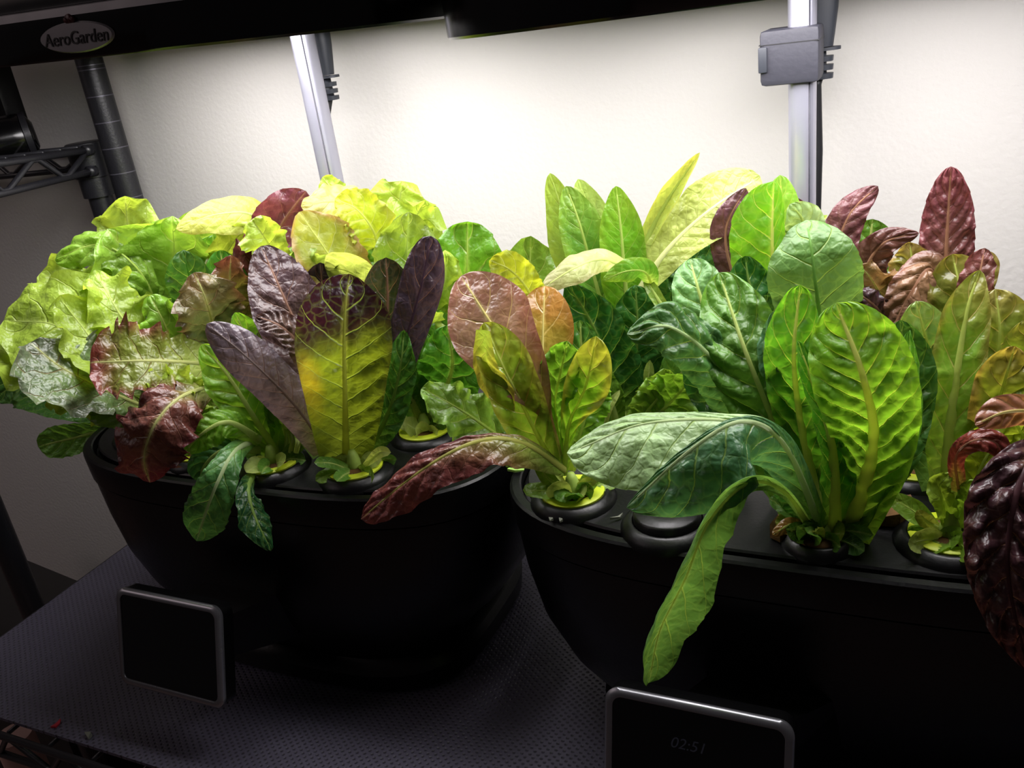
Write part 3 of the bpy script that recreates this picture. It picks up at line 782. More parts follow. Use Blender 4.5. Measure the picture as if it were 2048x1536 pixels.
# -- frilly lime lettuce
lf('simp', 'lime', [(330, 845, 44), (240, 730, 41), (120, 655, 39), (8, 640, 38)], [18, 88, 105, 62], -25, .45, ruf=(.55, 4), tooth=.14, tf=8)
lf('simp', 'lime', [(330, 830, 45), (255, 690, 44), (160, 600, 43), (82, 545, 43)], [18, 75, 82, 42], -18, .6)
lf('simp', 'limed', [(345, 830, 47), (310, 660, 46), (270, 540, 46), (215, 458, 45)], [30, 115, 135, 80], -10, .7, bump=.2, n=76, c=40)
lf('simp', 'limed', [(350, 820, 49), (350, 650, 48), (350, 520, 48), (345, 432, 48)], [30, 90, 105, 65], 15, .55, bump=.18, n=76)
lf('simp', 'lime', [(330, 800, 52), (290, 600, 52), (258, 460, 51), (250, 392, 50)], [20, 55, 76, 78], 0, .45, ruf=(.9, 4), bump=.2, tip=.62)
lf('simp', 'lime', [(300, 860, 42), (160, 795, 39), (60, 725, 37), (-25, 690, 37)], [14, 45, 62, 50], -30, .5)
lf('simp', 'romdk', [(270, 850, 48), (120, 800, 47), (30, 775, 47), (-10, 800, 46)], [14, 40, 42, 30], 0, .4)
lf('simp', 'rom', [(330, 858, 47), (230, 858, 45), (140, 878, 43.5), (76, 893, 42.5)], [10, 16, 34, 32], 10, .3, tooth=.05)
lf('simp', 'lime', [(320, 840, 43), (250, 760, 40), (200, 700, 39), (120, 590, 39)], [18, 60, 66, 36], -30, .5, ruf=(.7, 4), tooth=.16, tf=8)
lf('simp', 'limed', [(330, 850, 45), (270, 790, 43), (200, 760, 42), (120, 750, 41)], [18, 50, 55, 40], -30, .4)

lf('simp', 'lime', [(330, 820, 44), (290, 700, 42), (235, 620, 41.5), (190, 540, 42.5)], [14, 46, 58, 46], -20, .5, ruf=(1.0, 5), tooth=.18, tf=8, tip=.7)
lf('simp', 'lime', [(360, 820, 45), (350, 720, 43), (330, 650, 42.5), (300, 590, 43)], [14, 40, 50, 40], 10, .5, ruf=(.8, 5), tooth=.16, tf=8, tip=.7, blade=(120, 164, 52))
lf('simp', 'limed', [(340, 700, 48), (290, 560, 46), (210, 490, 44.5), (110, 520, 43)], [14, 30, 36, 30], -35, -.5, bump=.3, ruf=(.3, 6))
# -- red tipped leaf lettuce
G1 = dict(blade=(92, 116, 66), edge=(100, 98, 96), ea=.55)
lf('rleaf', 'redgrn', [(330, 830, 41), (235, 790, 38), (130, 740, 36), (60, 685, 36)], [16, 46, 88, 40], -35, .35, tf=7, **G1)
lf('rleaf', 'redgrn', [(420, 728, 42), (330, 722, 39), (250, 722, 37), (180, 726, 36)], [(22, 34), (62, 60), (72, 82), (54, 60)], -22, .25, tf=9, tooth=.2, nv=6, bump=.12)
lf('rleaf', 'redgrn', [(425, 770, 41), (360, 795, 37), (310, 850, 34.6), (288, 915, 34), (300, 965, 34.5)], [14, 50, 74, 66, 44], -25, -.5, blade=(104, 60, 50), edge=(86, 26, 36), ea=.9, tooth=.18, tf=8, n=72, c=36, bump=.2)
lf('rleaf', 'redgrn', [(455, 800, 45), (435, 690, 44), (412, 600, 43), (388, 545, 43)], [18, 56, 70, 40], -10, .3, blade=(112, 126, 74), edge=(104, 54, 44), ea=.7, bump=.22)
lf('rleaf', 'purple', [(370, 720, 45), (345, 660, 44), (318, 625, 43), (292, 602, 43)], [10, 26, 30, 18], 0, .4, tooth=.12)
lf('rleaf', 'romdk', [(405, 720, 47), (392, 620, 46), (378, 550, 45), (366, 500, 45)], [10, 40, 46, 34], 10, .3, midcol=(96, 150, 60))
lf('rleaf', 'lime', [(470, 850, 42), (420, 805, 40), (370, 800, 38.5), (330, 820, 38)], [10, 22, 28, 14], -30, .4)
lf('rleaf', 'lime', [(430, 800, 41), (380, 770, 39), (330, 770, 38), (290, 760, 37.5)], [10, 22, 30, 20], -25, .4, tooth=.15)
lf('rleaf', 'rom', [(430, 860, 42), (330, 830, 40), (240, 820, 39), (160, 815, 38.5)], [12, 30, 38, 24], 15, .5, blade=(110, 140, 70))
for k in range(6):
    a = k * .9
    lf('rleaf', 'limed', [(440 + 10 * math.sin(a), 880, 42), (420 - 14 * k, 820, 43), (400 - 22 * k, 760 - 8 * (k % 3), 43.5)], [5, 7, 10], 0, .5, n=24, c=10, ruf=(0, 1), tooth=0)

# -- small green lettuce with drooping leaves
BG = dict(m='glow', blade=(120, 168, 54))
lf('baby', 'blue', [(508, 880, 40), (468, 905, 36.8), (435, 965, 34.6), (410, 1030, 34), (393, 1082, 34)], [10, 22, 38, 46, 34], -12, -.35, nv=7, tooth=.05, blade=(74, 124, 62))
lf('baby', 'romdk', [(510, 945, 38.5), (497, 980, 35.8), (512, 1040, 34.8), (542, 1102, 34.6)], [6, 20, 30, 12], 30, -.4, blade=(30, 72, 36))
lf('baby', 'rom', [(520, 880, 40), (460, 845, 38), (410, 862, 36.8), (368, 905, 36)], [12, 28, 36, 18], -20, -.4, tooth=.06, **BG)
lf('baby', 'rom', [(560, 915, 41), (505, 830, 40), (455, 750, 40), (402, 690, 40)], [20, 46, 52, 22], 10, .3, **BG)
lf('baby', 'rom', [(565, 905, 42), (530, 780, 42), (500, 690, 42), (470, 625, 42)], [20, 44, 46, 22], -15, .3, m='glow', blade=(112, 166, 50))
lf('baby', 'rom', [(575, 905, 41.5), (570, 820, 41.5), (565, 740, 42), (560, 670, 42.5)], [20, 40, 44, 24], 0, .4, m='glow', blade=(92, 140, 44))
lf('baby', 'rom', [(520, 900, 40), (450, 900, 38), (410, 930, 37), (398, 965, 36.6)], [10, 24, 34, 24], 0, -.3, blade=(70, 122, 66))
lf('baby', 'limed', [(540, 900, 40.5), (480, 860, 39.5), (440, 840, 39), (395, 830, 39)], [10, 20, 26, 14], 20, .3)
for k in range(5):
    x0 = 548 + k * 11
    lf('baby', 'pale', [(x0, 905, 41.5 - .3 * k), (x0 + 4, 880, 41.5 - .3 * k), (x0 + 10 - 4 * k, 850 + 6 * (k % 2), 41.6)], [5, 5, 4], 0, .6, n=16, c=8, ruf=(0, 1), tooth=0, crum=0)

# -- dark red romaine
lf('redrom', 'purple', [(655, 900, 40), (585, 805, 38.2), (495, 715, 37), (413, 648, 37)], [30, 44, 47, 34], 0, -.6, blade=(112, 98, 104), base=(110, 120, 60), edge=(92, 80, 96), bump=.07, midcol=(140, 124, 120), mk=.6)
lf('redrom', 'purple', [(680, 915, 42.4), (640, 760, 42), (575, 610, 43), (522, 492, 45)], [40, 66, 72, 40], 5, .35, blade=(84, 66, 62), edge=(58, 40, 54), bump=.15, n=72, c=36)
lf('redrom', 'purple', [(625, 735, 41), (595, 685, 40.3), (560, 652, 40), (512, 632, 40)], [30, 34, 28, 16], -30, .5, bump=.28, nv=11, blade=(86, 66, 58))
lf('redrom', 'brgrn', [(692, 925, 41), (690, 800, 40), (688, 680, 40), (692, 600, 40.4), (700, 548, 41.3)], [46, 74, 96, 88, 54], 0, .6, m='green', gain=1.1, blade=(112, 130, 30), base=(140, 160, 56), edge=(40, 16, 28), ea=1.0, tipw=1.35, edgew=.72, bump=.13, nv=9, n=84, c=44, mid=.26, midcol=(164, 170, 80), patch=[(.52, -.8, .26, (176, 158, 36), .6)])
lf('redrom', 'purple', [(735, 900, 43.4), (762, 740, 44), (775, 620, 44.6), (772, 515, 45)], [20, 44, 56, 48], 0, .7, blade=(52, 64, 34), edge=(34, 26, 30), bump=.12)
lf('redrom', 'purple', [(740, 900, 43.2), (795, 730, 43.4), (838, 590, 43.6), (862, 472, 44)], [18, 34, 44, 42], 0, -.7, blade=(62, 50, 62), edge=(44, 34, 48), bump=.14, midcol=(86, 66, 82))
lf('redrom', 'romdk', [(735, 905, 42), (775, 830, 41.8), (800, 740, 42), (808, 660, 42.5)], [18, 38, 36, 16], 15, .4, blade=(56, 104, 34))
lf('redrom', 'romdk', [(655, 900, 42), (600, 790, 41.4), (560, 720, 41.4), (520, 660, 42)], [34, 56, 50, 26], -10, .3, blade=(80, 92, 40))
lf('redrom', 'purple', [(690, 880, 46), (665, 700, 46), (648, 600, 46), (640, 525, 46)], [28, 58, 62, 40], 0, .4, blade=(44, 44, 40))
lf('redrom', 'romdk', [(700, 910, 43), (740, 820, 43), (765, 730, 43)], [24, 44, 36], 0, .4, blade=(50, 70, 28))
lf('redrom', 'romdk', [(690, 910, 43), (650, 830, 42.6), (620, 770, 42.6)], [24, 44, 30], 0, .4, blade=(60, 84, 30))
lf('redrom', 'pale', [(730, 930, 39.8), (760, 905, 39), (782, 905, 38.6)], [5, 12, 10], 0, .3, n=20, c=12)

# -- crinkled green lettuce
lf('bump', 'rom', [(850, 855, 48), (885, 790, 46.5), (905, 730, 45.5), (895, 650, 45)], [14, 52, 68, 48], 10, .35, blade=(70, 128, 34), tooth=.04, ruf=(.35, 4), bump=.2)
lf('bump', 'limed', [(855, 840, 50), (890, 690, 51), (930, 560, 51), (935, 443, 51)], [18, 60, 92, 62], 0, .3, bump=.24, nv=6, n=84, c=44, mid=.12, blade=(100, 156, 40))
lf('bump', 'limed', [(880, 840, 52), (975, 670, 53), (1050, 560, 53), (1062, 472, 53)], [18, 46, 68, 48], 10, .4, blade=(112, 152, 50))
lf('bump', 'limed', [(840, 820, 49.5), (828, 620, 49.5), (815, 510, 49.5), (818, 424, 50)], [18, 54, 72, 52], -8, .5, blade=(112, 148, 44), edge=(130, 110, 60), ea=.25)
lf('bump', 'lime', [(850, 830, 48.5), (850, 720, 47.5), (855, 660, 47), (862, 608, 46.6)], [12, 34, 40, 26], 0, .4)
lf('bump', 'rom', [(845, 850, 47), (815, 780, 46), (800, 730, 45.6), (800, 680, 45.6)], [12, 34, 36, 22], 0, .4, blade=(74, 132, 36))
lf('bump', 'limed', [(850, 850, 47.5), (860, 760, 47), (870, 690, 47), (880, 620, 47.5)], [12, 50, 60, 40], 0, .4, blade=(84, 136, 36))
lf('bump', 'lime', [(850, 820, 50), (870, 640, 49.5), (890, 560, 49), (890, 500, 49)], [12, 40, 46, 30], 0, .4, bump=.2)
lf('bump', 'romdk', [(850, 850, 51), (910, 720, 52), (960, 640, 52.6), (1000, 570, 53)], [18, 52, 60, 40], 0, .4, blade=(64, 112, 36))
for k, (dx, ty) in enumerate(((-14, 800), (-4, 770), (8, 780), (18, 800))):
    lf('bump', 'pale', [(850 + dx * .5, 862, 48), (852 + dx, 830, 47.8), (850 + dx * 1.6, ty, 47.5)], [6, 7, 6], 0, .6, n=18, c=8, ruf=(0, 1), tooth=0, crum=.1)

# -- yellowing frilly lettuce at the back
lf('back', 'lime', [(790, 660, 54), (785, 520, 54), (795, 430, 54), (805, 362, 54)], [28, 62, 80, 74], 0, .4, ruf=(1.3, 6), tooth=.32, tf=9, n=90, c=48)
lf('back', 'lime', [(800, 620, 53), (810, 500, 53), (830, 440, 52.6), (850, 400, 52.4)], [24, 44, 56, 44], -20, .4, ruf=(1.1, 5), tooth=.34, tf=7)
lf('back', 'yellow', [(735, 660, 50), (695, 570, 48), (645, 490, 47), (598, 424, 47)], [26, 56, 66, 34], -14, .4, ruf=(.2, 4), ea=.85, tipw=.6, blade=(150, 160, 54))
lf('back', 'yellow', [(745, 540, 52), (725, 450, 51), (680, 405, 50), (602, 412, 48.6)], [20, 44, 46, 22], -30, -.4, ea=.45)
lf('back', 'yellow', [(760, 540, 51), (750, 470, 50), (715, 420, 49.5), (670, 398, 49)], [24, 50, 44, 26], -10, .5, ea=.3, blade=(160, 178, 40))
lf('back', 'lime', [(700, 500, 53), (690, 440, 53), (672, 390, 53), (645, 354, 53)], [14, 18, 26, 22], 0, .5)
lf('back', 'lime', [(575, 560, 47.5), (545, 500, 46), (525, 465, 45.6), (505, 438, 45.6)], [14, 34, 42, 30], 20, .5, ruf=(.5, 3), tooth=.1)
lf('back', 'lime', [(740, 640, 49), (670, 580, 47), (630, 545, 46), (600, 500, 46)], [24, 52, 50, 26], 25, .35, blade=(138, 164, 70))
lf('back', 'pale', [(760, 640, 48), (735, 580, 46.6), (700, 545, 46), (650, 535, 46)], [20, 40, 44, 26], 40, .4)
lf('back', 'limed', [(720, 620, 52), (700, 500, 52), (705, 440, 52)], [30, 70, 60], 0, .4, blade=(60, 120, 30))
lf('back', 'limed', [(780, 640, 50.5), (770, 540, 50.4), (755, 490, 50.4)], [24, 50, 44], 0, .4, blade=(106, 152, 52))
lf('back', 'lime', [(620, 640, 50), (610, 560, 49), (600, 490, 48.6)], [24, 56, 46], 0, .4, blade=(110, 146, 46))
# -- pale lettuce and the red leaf behind
lf('backl', 'pale', [(575, 520, 52), (515, 436, 50), (440, 428, 48), (352, 458, 46)], [18, 36, 38, 12], -30, -.4, blade=(176, 190, 80), edge=(140, 100, 60), ea=.3, tip=.9)
lf('backl', 'red', [(520, 620, 50), (535, 520, 49), (562, 450, 49), (612, 382, 50)], [20, 50, 58, 40], 0, .4, blade=(112, 62, 68), edge=(92, 40, 56), ruf=(.6, 4), crum=.7)
lf('backl', 'red', [(480, 620, 48.6), (500, 540, 48), (520, 490, 47.6), (545, 450, 47.4)], [14, 40, 40, 26], -20, .4, blade=(92, 52, 54), ruf=(.5, 4), crum=.6)
lf('backl', 'limed', [(440, 680, 52), (400, 560, 52), (385, 480, 51.6), (380, 422, 51)], [20, 48, 54, 40], 0, .4)
lf('backl', 'limed', [(470, 680, 51), (450, 580, 51), (430, 500, 50), (425, 470, 50)], [20, 50, 60, 40], 0, .5, blade=(88, 140, 36))
lf('backl', 'rom', [(470, 720, 48), (455, 620, 47.5), (450, 560, 47), (440, 500, 47)], [14, 40, 46, 30], 0, .4, blade=(70, 130, 40))
lf('backl', 'lime', [(420, 640, 50), (440, 540, 49), (470, 480, 48.6), (500, 455, 48.4)], [14, 30, 36, 22], 0, .3, blade=(150, 170, 60))
lf('backl', 'redgrn', [(480, 720, 46.5), (470, 640, 46), (460, 570, 45.6), (462, 510, 45.6)], [14, 34, 40, 28], 0, .4, blade=(120, 120, 50), edge=(110, 60, 50), tooth=.22)
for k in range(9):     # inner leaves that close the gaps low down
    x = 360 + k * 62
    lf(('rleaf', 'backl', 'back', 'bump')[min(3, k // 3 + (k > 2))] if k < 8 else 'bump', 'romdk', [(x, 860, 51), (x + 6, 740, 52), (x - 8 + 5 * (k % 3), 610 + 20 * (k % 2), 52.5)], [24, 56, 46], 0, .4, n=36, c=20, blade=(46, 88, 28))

# ================================================================== plants of the right garden
PR = dict(bronze=(-.1955, .449), deer=(-.190, .545), rom=(-.0435, .434), rom2=(-.121, .496), dark=(-.020, .590), red1=(.0215, .447), red2=(.004, .521), edge=(.090, .462))
plant('bronze', 'lettuce', (*PR['bronze'], DECK), 'bronze and lime butter lettuce at the left end of the right garden')
plant('deer', 'lettuce', (*PR['deer'], DECK), 'tall pale green lettuce with pointed leaves in front of the bare wall')
plant('rom', 'lettuce', (*PR['rom'], DECK), 'big glossy green romaine lettuce with broad pale ribs, front of right garden')
plant('rom2', 'lettuce', (*PR['rom2'], DECK), 'green romaine with round folded leaf behind the big romaine')
plant('dark', 'lettuce', (*PR['dark'], DECK), 'dark purple leaved lettuce behind the romaine near the right pole')
plant('red1', 'lettuce', (*PR['red1'], DECK), 'green and bronze crinkled lettuce right of the big romaine')
plant('red2', 'lettuce', (*PR['red2'], DECK), 'lettuce with one tall upright dark red leaf against the wall')
plant('edge', 'lettuce', (*PR['edge'], DECK), 'dark red lettuce cut by the right picture edge, big leaf hanging down')

# -- bronze lettuce
lf('bronze', 'bronze', [(1125, 940, 39.6), (1092, 830, 38.4), (1050, 745, 38.2), (985, 650, 39.6), (922, 552, 42)], [8, 10, (70, 50), (92, 92), (52, 60)], 5, .2, n=84, c=46, bump=.06, nv=7, tip=.78)
lf('bronze', 'bronze', [(1120, 940, 41), (1095, 840, 40.2), (1086, 760, 40.2), (1086, 660, 41.5), (1090, 572, 43.4)], [8, 20, 52, 64, 44], 5, .4, blade=(150, 130, 50), edge=(150, 84, 46), ea=.6, n=72, c=36)
lf('bronze', 'brgrn', [(1118, 940, 39.4), (1080, 880, 38.2), (1040, 800, 37.8), (1005, 730, 38), (968, 645, 39)], [8, (46, 30), (56, 52), (46, 60), (30, 40)], 8, .45, n=76, c=38, bump=.18, blade=(120, 152, 40))
lf('bronze', 'brgrn', [(968, 660, 37.8), (975, 730, 37.7), (1005, 790, 37.7), (1020, 850, 38)], [14, 24, 26, 8], -35, .4, blade=(148, 150, 56), ea=.2, mid=0, n=40, c=20)
lf('bronze', 'limed', [(1132, 935, 40), (1112, 820, 39.5), (1118, 760, 39), (1135, 682, 39)], [5, 14, 44, 34], 15, .3, bump=.26, nv=9, blade=(98, 150, 40))
lf('bronze', 'brgrn', [(1128, 950, 39.6), (1138, 850, 39.2), (1172, 770, 39), (1192, 672, 39)], [6, 16, 46, 36], -8, .5, blade=(112, 160, 36), edge=(170, 130, 60), bump=.2, n=70)
lf('bronze', 'limed', [(1100, 930, 40), (1010, 880, 38.6), (930, 825, 37.6), (842, 778, 37.2)], [12, (54, 44), (58, 46), 30], -20, .3, blade=(112, 150, 56), nv=8)
lf('bronze', 'red', [(1130, 940, 39.2), (1050, 888, 36.8), (965, 880, 35.2), (860, 930, 33.8), (722, 1038, 33.2)], [12, (40, 14), (48, 12), (46, 34), (30, 26)], -35, -.5, n=84, c=40, blade=(112, 58, 54), base=(130, 160, 60), edge=(92, 34, 40), bl=.72, nv=10, midcol=(176, 176, 90), bump=.14)
lf('bronze', 'yellow', [(1085, 650, 43.5), (1055, 580, 43), (1020, 540, 42.6), (978, 522, 42.3)], [16, 34, 40, 24], 10, .4, blade=(158, 172, 44), ea=.1)
lf('bronze', 'limed', [(1140, 940, 41), (1160, 870, 41), (1180, 800, 41.5), (1190, 740, 42)], [10, 32, 44, 30], 0, .4, blade=(104, 152, 44))
lf('bronze', 'limed', [(1105, 950, 40), (1070, 900, 39.5), (1040, 870, 39), (1000, 860, 38.8)], [10, 34, 40, 24], 0, .4, blade=(96, 140, 40))
lf('bronze', 'pale', [(1120, 975, 39.3), (1095, 955, 38.6), (1075, 925, 38.4)], [8, 16, 12], 0, .3, n=20, c=12, blade=(130, 160, 60))
lf('bronze', 'pale', [(1150, 978, 39.3), (1175, 965, 38.8), (1195, 960, 38.6)], [6, 12, 8], 0, .3, n=20, c=12, blade=(140, 160, 60))

# -- tall pale lettuce
lf('deer', 'deer', [(1225, 700, 50), (1178, 580, 50), (1140, 470, 50), (1100, 346, 50)], [20, 44, 44, 12], 20, .45, tip=.9)
lf('deer', 'deer', [(1230, 700, 49.5), (1190, 560, 49.5), (1160, 450, 49.4), (1132, 372, 49.6)], [20, 46, 44, 24], 0, .4, blade=(90, 140, 50))
lf('deer', 'deer', [(1235, 700, 51), (1210, 560, 51), (1185, 440, 51), (1156, 358, 51)], [20, 36, 38, 22], 0, .4, blade=(140, 172, 90))
lf('deer', 'deer', [(1262, 700, 49.6), (1250, 560, 49.4), (1242, 460, 49.4), (1232, 372, 49.6)], [18, 48, 44, 22], 0, .25, blade=(100, 158, 34))
lf('deer', 'deer', [(1268, 540, 50), (1305, 455, 50), (1345, 385, 49.4), (1400, 305, 48.6)], [8, 17, 21, 6], 10, 1.2, blade=(160, 178, 84), edge=(160, 130, 60), tip=.9)
lf('deer', 'deer', [(1272, 590, 49.6), (1335, 500, 49.4), (1420, 420, 49.6), (1520, 352, 50.4)], [18, 42, 60, 48], 25, .2, blade=(164, 178, 92), nv=12, mid=.24, midcol=(226, 228, 170), n=76, c=36)
lf('deer', 'pale', [(1262, 540, 49), (1205, 518, 47), (1150, 536, 45), (1086, 576, 44)], [14, 22, 30, 14], -25, -.5, blade=(176, 184, 120), edge=(130, 90, 80), ea=.35, tip=.9)
lf('deer', 'deer', [(1305, 575, 48.4), (1290, 545, 47), (1255, 542, 46), (1205, 560, 45.4)], [10, 24, 24, 8], 20, -.4, blade=(86, 140, 40), mid=.08)
lf('deer', 'romdk', [(1245, 850, 49), (1220, 740, 47.4), (1185, 650, 46.6), (1135, 565, 46.4)], [38, 66, 60, 26], 10, .3, blade=(34, 82, 30), n=70)  # leaf standing in shade; the shade is painted into its dark blade
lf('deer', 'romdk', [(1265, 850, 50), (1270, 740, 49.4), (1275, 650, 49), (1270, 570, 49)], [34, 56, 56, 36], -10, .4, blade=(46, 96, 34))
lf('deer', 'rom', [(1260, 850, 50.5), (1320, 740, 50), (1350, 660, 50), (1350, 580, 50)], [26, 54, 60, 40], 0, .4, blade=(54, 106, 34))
lf('deer', 'deer', [(1352, 645, 47.8), (1325, 612, 47.6), (1305, 580, 47.8), (1288, 552, 48.4)], [8, 12, 13, 6], 0, .6, n=30, c=14)
lf('deer', 'limed', [(1275, 860, 47), (1325, 820, 45.6), (1360, 785, 45), (1388, 752, 44.8)], [16, 48, 58, 38], 0, .35, blade=(112, 158, 44), bump=.2, ruf=(.35, 4))
lf('deer', 'pale', [(1262, 860, 48.6), (1275, 800, 48), (1295, 760, 47.8), (1300, 720, 47.8)], [7, 8, 12, 10], 0, .5, n=30, c=12, blade=(120, 150, 60))
lf('deer', 'romdk', [(1400, 660, 54), (1385, 560, 54), (1365, 490, 54), (1335, 438, 54)], [20, 50, 52, 30], 0, .4, blade=(48, 92, 40))
lf('deer', 'romdk', [(1300, 800, 53), (1330, 660, 54), (1370, 560, 54), (1400, 500, 54)], [30, 60, 60, 40], 0, .4, blade=(44, 90, 34))
lf('deer', 'pale', [(1200, 880, 46), (1215, 820, 46), (1240, 780, 46.5)], [8, 9, 6], 0, .5, n=20, c=10)
lf('deer', 'rom', [(1235, 860, 48), (1220, 800, 47), (1195, 760, 46.4), (1180, 720, 46)], [14, 30, 34, 20], 0, .4, blade=(104, 146, 44))

lf('deer', 'rom', [(1210, 880, 47), (1180, 800, 45.5), (1165, 720, 45), (1160, 640, 45)], [14, 40, 48, 34], 0, .4, blade=(60, 108, 40))
lf('deer', 'limed', [(1270, 880, 47), (1290, 830, 46), (1320, 790, 45.6), (1340, 740, 45.6)], [12, 34, 44, 30], 0, .4)
lf('deer', 'rom', [(1330, 860, 48), (1360, 760, 47), (1390, 690, 46.6), (1400, 640, 46.4)], [14, 44, 50, 34], 0, .4, blade=(84, 130, 50))
# -- dark purple lettuce at the back
lf('dark', 'red', [(1540, 720, 49.4), (1470, 560, 48.6), (1452, 460, 48.4), (1492, 376, 48.6)], [18, 28, 32, 22], 0, -.4, blade=(98, 66, 66), edge=(74, 40, 62))
lf('dark', 'red', [(1640, 640, 52), (1672, 500, 52), (1702, 425, 52), (1756, 372, 52)], [18, 40, 34, 12], 0, -.5, blade=(94, 60, 60), edge=(104, 56, 66), tip=.9)
lf('dark', 'red', [(1715, 680, 50), (1725, 560, 49.6), (1765, 488, 49), (1838, 466, 48.6)], [20, 44, 30, 10], 0, -.4, blade=(86, 56, 46), edge=(70, 28, 38), tip=.9, ruf=(.3, 4))
lf('dark', 'rom', [(1715, 640, 54), (1728, 540, 54), (1740, 480, 54), (1745, 438, 54)], [20, 44, 48, 36], 0, .4, blade=(80, 124, 36))
lf('dark', 'red', [(1600, 560, 53), (1605, 480, 53), (1600, 430, 53), (1588, 396, 53)], [14, 24, 26, 14], 0, -.4)
lf('dark', 'rom', [(1600, 600, 50), (1618, 500, 50), (1605, 440, 49.4), (1580, 408, 49)], [16, 36, 40, 24], 0, -.3, blade=(150, 176, 120))
lf('dark', 'lime', [(1610, 520, 52), (1625, 460, 52), (1655, 430, 52)], [8, 12, 6], 20, .3, n=24, c=12)

# -- second romaine behind
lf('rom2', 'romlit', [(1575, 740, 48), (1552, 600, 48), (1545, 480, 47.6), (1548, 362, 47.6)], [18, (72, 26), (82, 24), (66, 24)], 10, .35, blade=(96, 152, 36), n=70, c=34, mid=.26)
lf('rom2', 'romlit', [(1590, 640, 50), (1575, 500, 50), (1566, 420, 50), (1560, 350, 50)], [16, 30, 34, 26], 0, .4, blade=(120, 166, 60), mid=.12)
lf('rom2', 'rom', [(1650, 760, 45.5), (1640, 640, 44.4), (1630, 560, 43.6), (1622, 492, 43.8), (1612, 440, 45)], [28, 80, 94, 94, 84], 0, -.35, tip=.62, blade=(96, 134, 70), n=76, c=40, bump=.08, nv=7, midcol=(112, 156, 74), mid=.2)
lf('rom2', 'rom', [(1470, 790, 44), (1430, 680, 42.6), (1400, 590, 43), (1380, 518, 44.5)], [18, 48, 56, 34], 0, .3, blade=(98, 142, 80), bump=.2)
lf('rom2', 'romdk', [(1560, 780, 47), (1530, 640, 47), (1500, 570, 47), (1490, 512, 47)], [20, 46, 50, 30], 0, .3, blade=(42, 90, 36))
lf('rom2', 'romdk', [(1700, 800, 47), (1700, 680, 47), (1705, 600, 47), (1700, 540, 47)], [20, 60, 60, 36], 0, .4, blade=(50, 96, 34))
lf('rom2', 'romdk', [(1600, 820, 45), (1560, 720, 45), (1540, 650, 45), (1530, 590, 45)], [24, 60, 60, 40], 0, .4)

# -- big romaine
lf('rom', 'rom', [(1618, 1072, 38.6), (1548, 850, 38.2), (1490, 700, 38.8), (1438, 545, 41.5)], [34, 70, 82, 54], 0, .35, n=96, c=50, bump=.26, nv=9, blade=(86, 132, 46))
lf('rom', 'romdk', [(1500, 880, 40.5), (1440, 740, 38.6), (1345, 655, 37), (1254, 668, 36.4)], [28, 56, 54, 34], -25, -.5, n=76, c=40, bump=.24, blade=(66, 108, 54), midcol=(176, 200, 140))
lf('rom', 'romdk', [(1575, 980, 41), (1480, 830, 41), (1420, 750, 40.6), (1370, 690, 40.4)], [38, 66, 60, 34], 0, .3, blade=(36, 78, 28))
lf('rom', 'rom', [(1632, 1080, 38.2), (1560, 880, 38.4), (1535, 750, 38.4), (1548, 622, 38.8)], [26, 34, 30, 20], 35, -.3, blade=(78, 122, 84), bump=.26, mk=.8)
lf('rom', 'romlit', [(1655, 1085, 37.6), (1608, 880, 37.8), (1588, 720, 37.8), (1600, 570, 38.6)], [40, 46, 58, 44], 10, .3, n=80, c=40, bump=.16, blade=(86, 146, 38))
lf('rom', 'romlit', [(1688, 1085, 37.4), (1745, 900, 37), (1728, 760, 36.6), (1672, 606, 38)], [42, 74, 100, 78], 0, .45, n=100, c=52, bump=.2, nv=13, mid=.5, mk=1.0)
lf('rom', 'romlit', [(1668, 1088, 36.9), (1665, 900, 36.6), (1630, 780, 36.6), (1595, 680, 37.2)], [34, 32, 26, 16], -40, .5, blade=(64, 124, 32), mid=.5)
lf('rom', 'rom', [(1698, 1078, 37.8), (1790, 930, 37.4), (1822, 800, 37.6), (1820, 660, 38.4)], [18, 26, 24, 14], 40, .5, blade=(84, 140, 40), mid=.3)
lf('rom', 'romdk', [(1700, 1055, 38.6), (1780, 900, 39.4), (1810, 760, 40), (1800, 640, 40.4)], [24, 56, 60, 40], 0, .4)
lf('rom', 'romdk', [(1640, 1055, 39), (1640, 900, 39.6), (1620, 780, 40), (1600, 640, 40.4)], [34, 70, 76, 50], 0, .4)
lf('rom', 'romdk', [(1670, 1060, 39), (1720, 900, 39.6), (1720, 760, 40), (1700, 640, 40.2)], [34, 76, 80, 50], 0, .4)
lf('rom', 'blue', [(1640, 1070, 37), (1560, 885, 35.4), (1455, 842, 35), (1290, 848, 34), (1134, 906, 33.4)], [16, (30, 26), (52, 14), (112, 26), (72, 40)], [0, -12, -35, -40, -36], -.45, n=90, c=46, bump=.12, nv=10, blade=(156, 188, 128), base=(124, 172, 72))  # paler blade than its neighbour: light falling on it is painted in
lf('rom', 'blue', [(1648, 1075, 36.6), (1575, 900, 34), (1490, 842, 32), (1385, 896, 30.6), (1253, 1015, 30)], [18, (56, 24), (104, 14), (118, 14), (40, 12)], [0, -10, -26, -30, -30], -.75, n=90, c=46, bump=.14, nv=11, blade=(66, 112, 70), base=(110, 166, 56), tip=.86)
lf('rom', 'rom', [(1615, 1045, 35.8), (1570, 985, 32.6), (1500, 966, 29.8), (1420, 1040, 28.8), (1372, 1150, 28.4), (1320, 1260, 28.4), (1297, 1366, 28.6)], [8, 10, 18, 32, 36, 46, 20], [0, 20, 45, 50, 50, 50], 1.0, n=90, c=36, blade=(92, 136, 64), base=(140, 170, 80), bump=.06, tip=.9, mid=.12, tooth=.03)
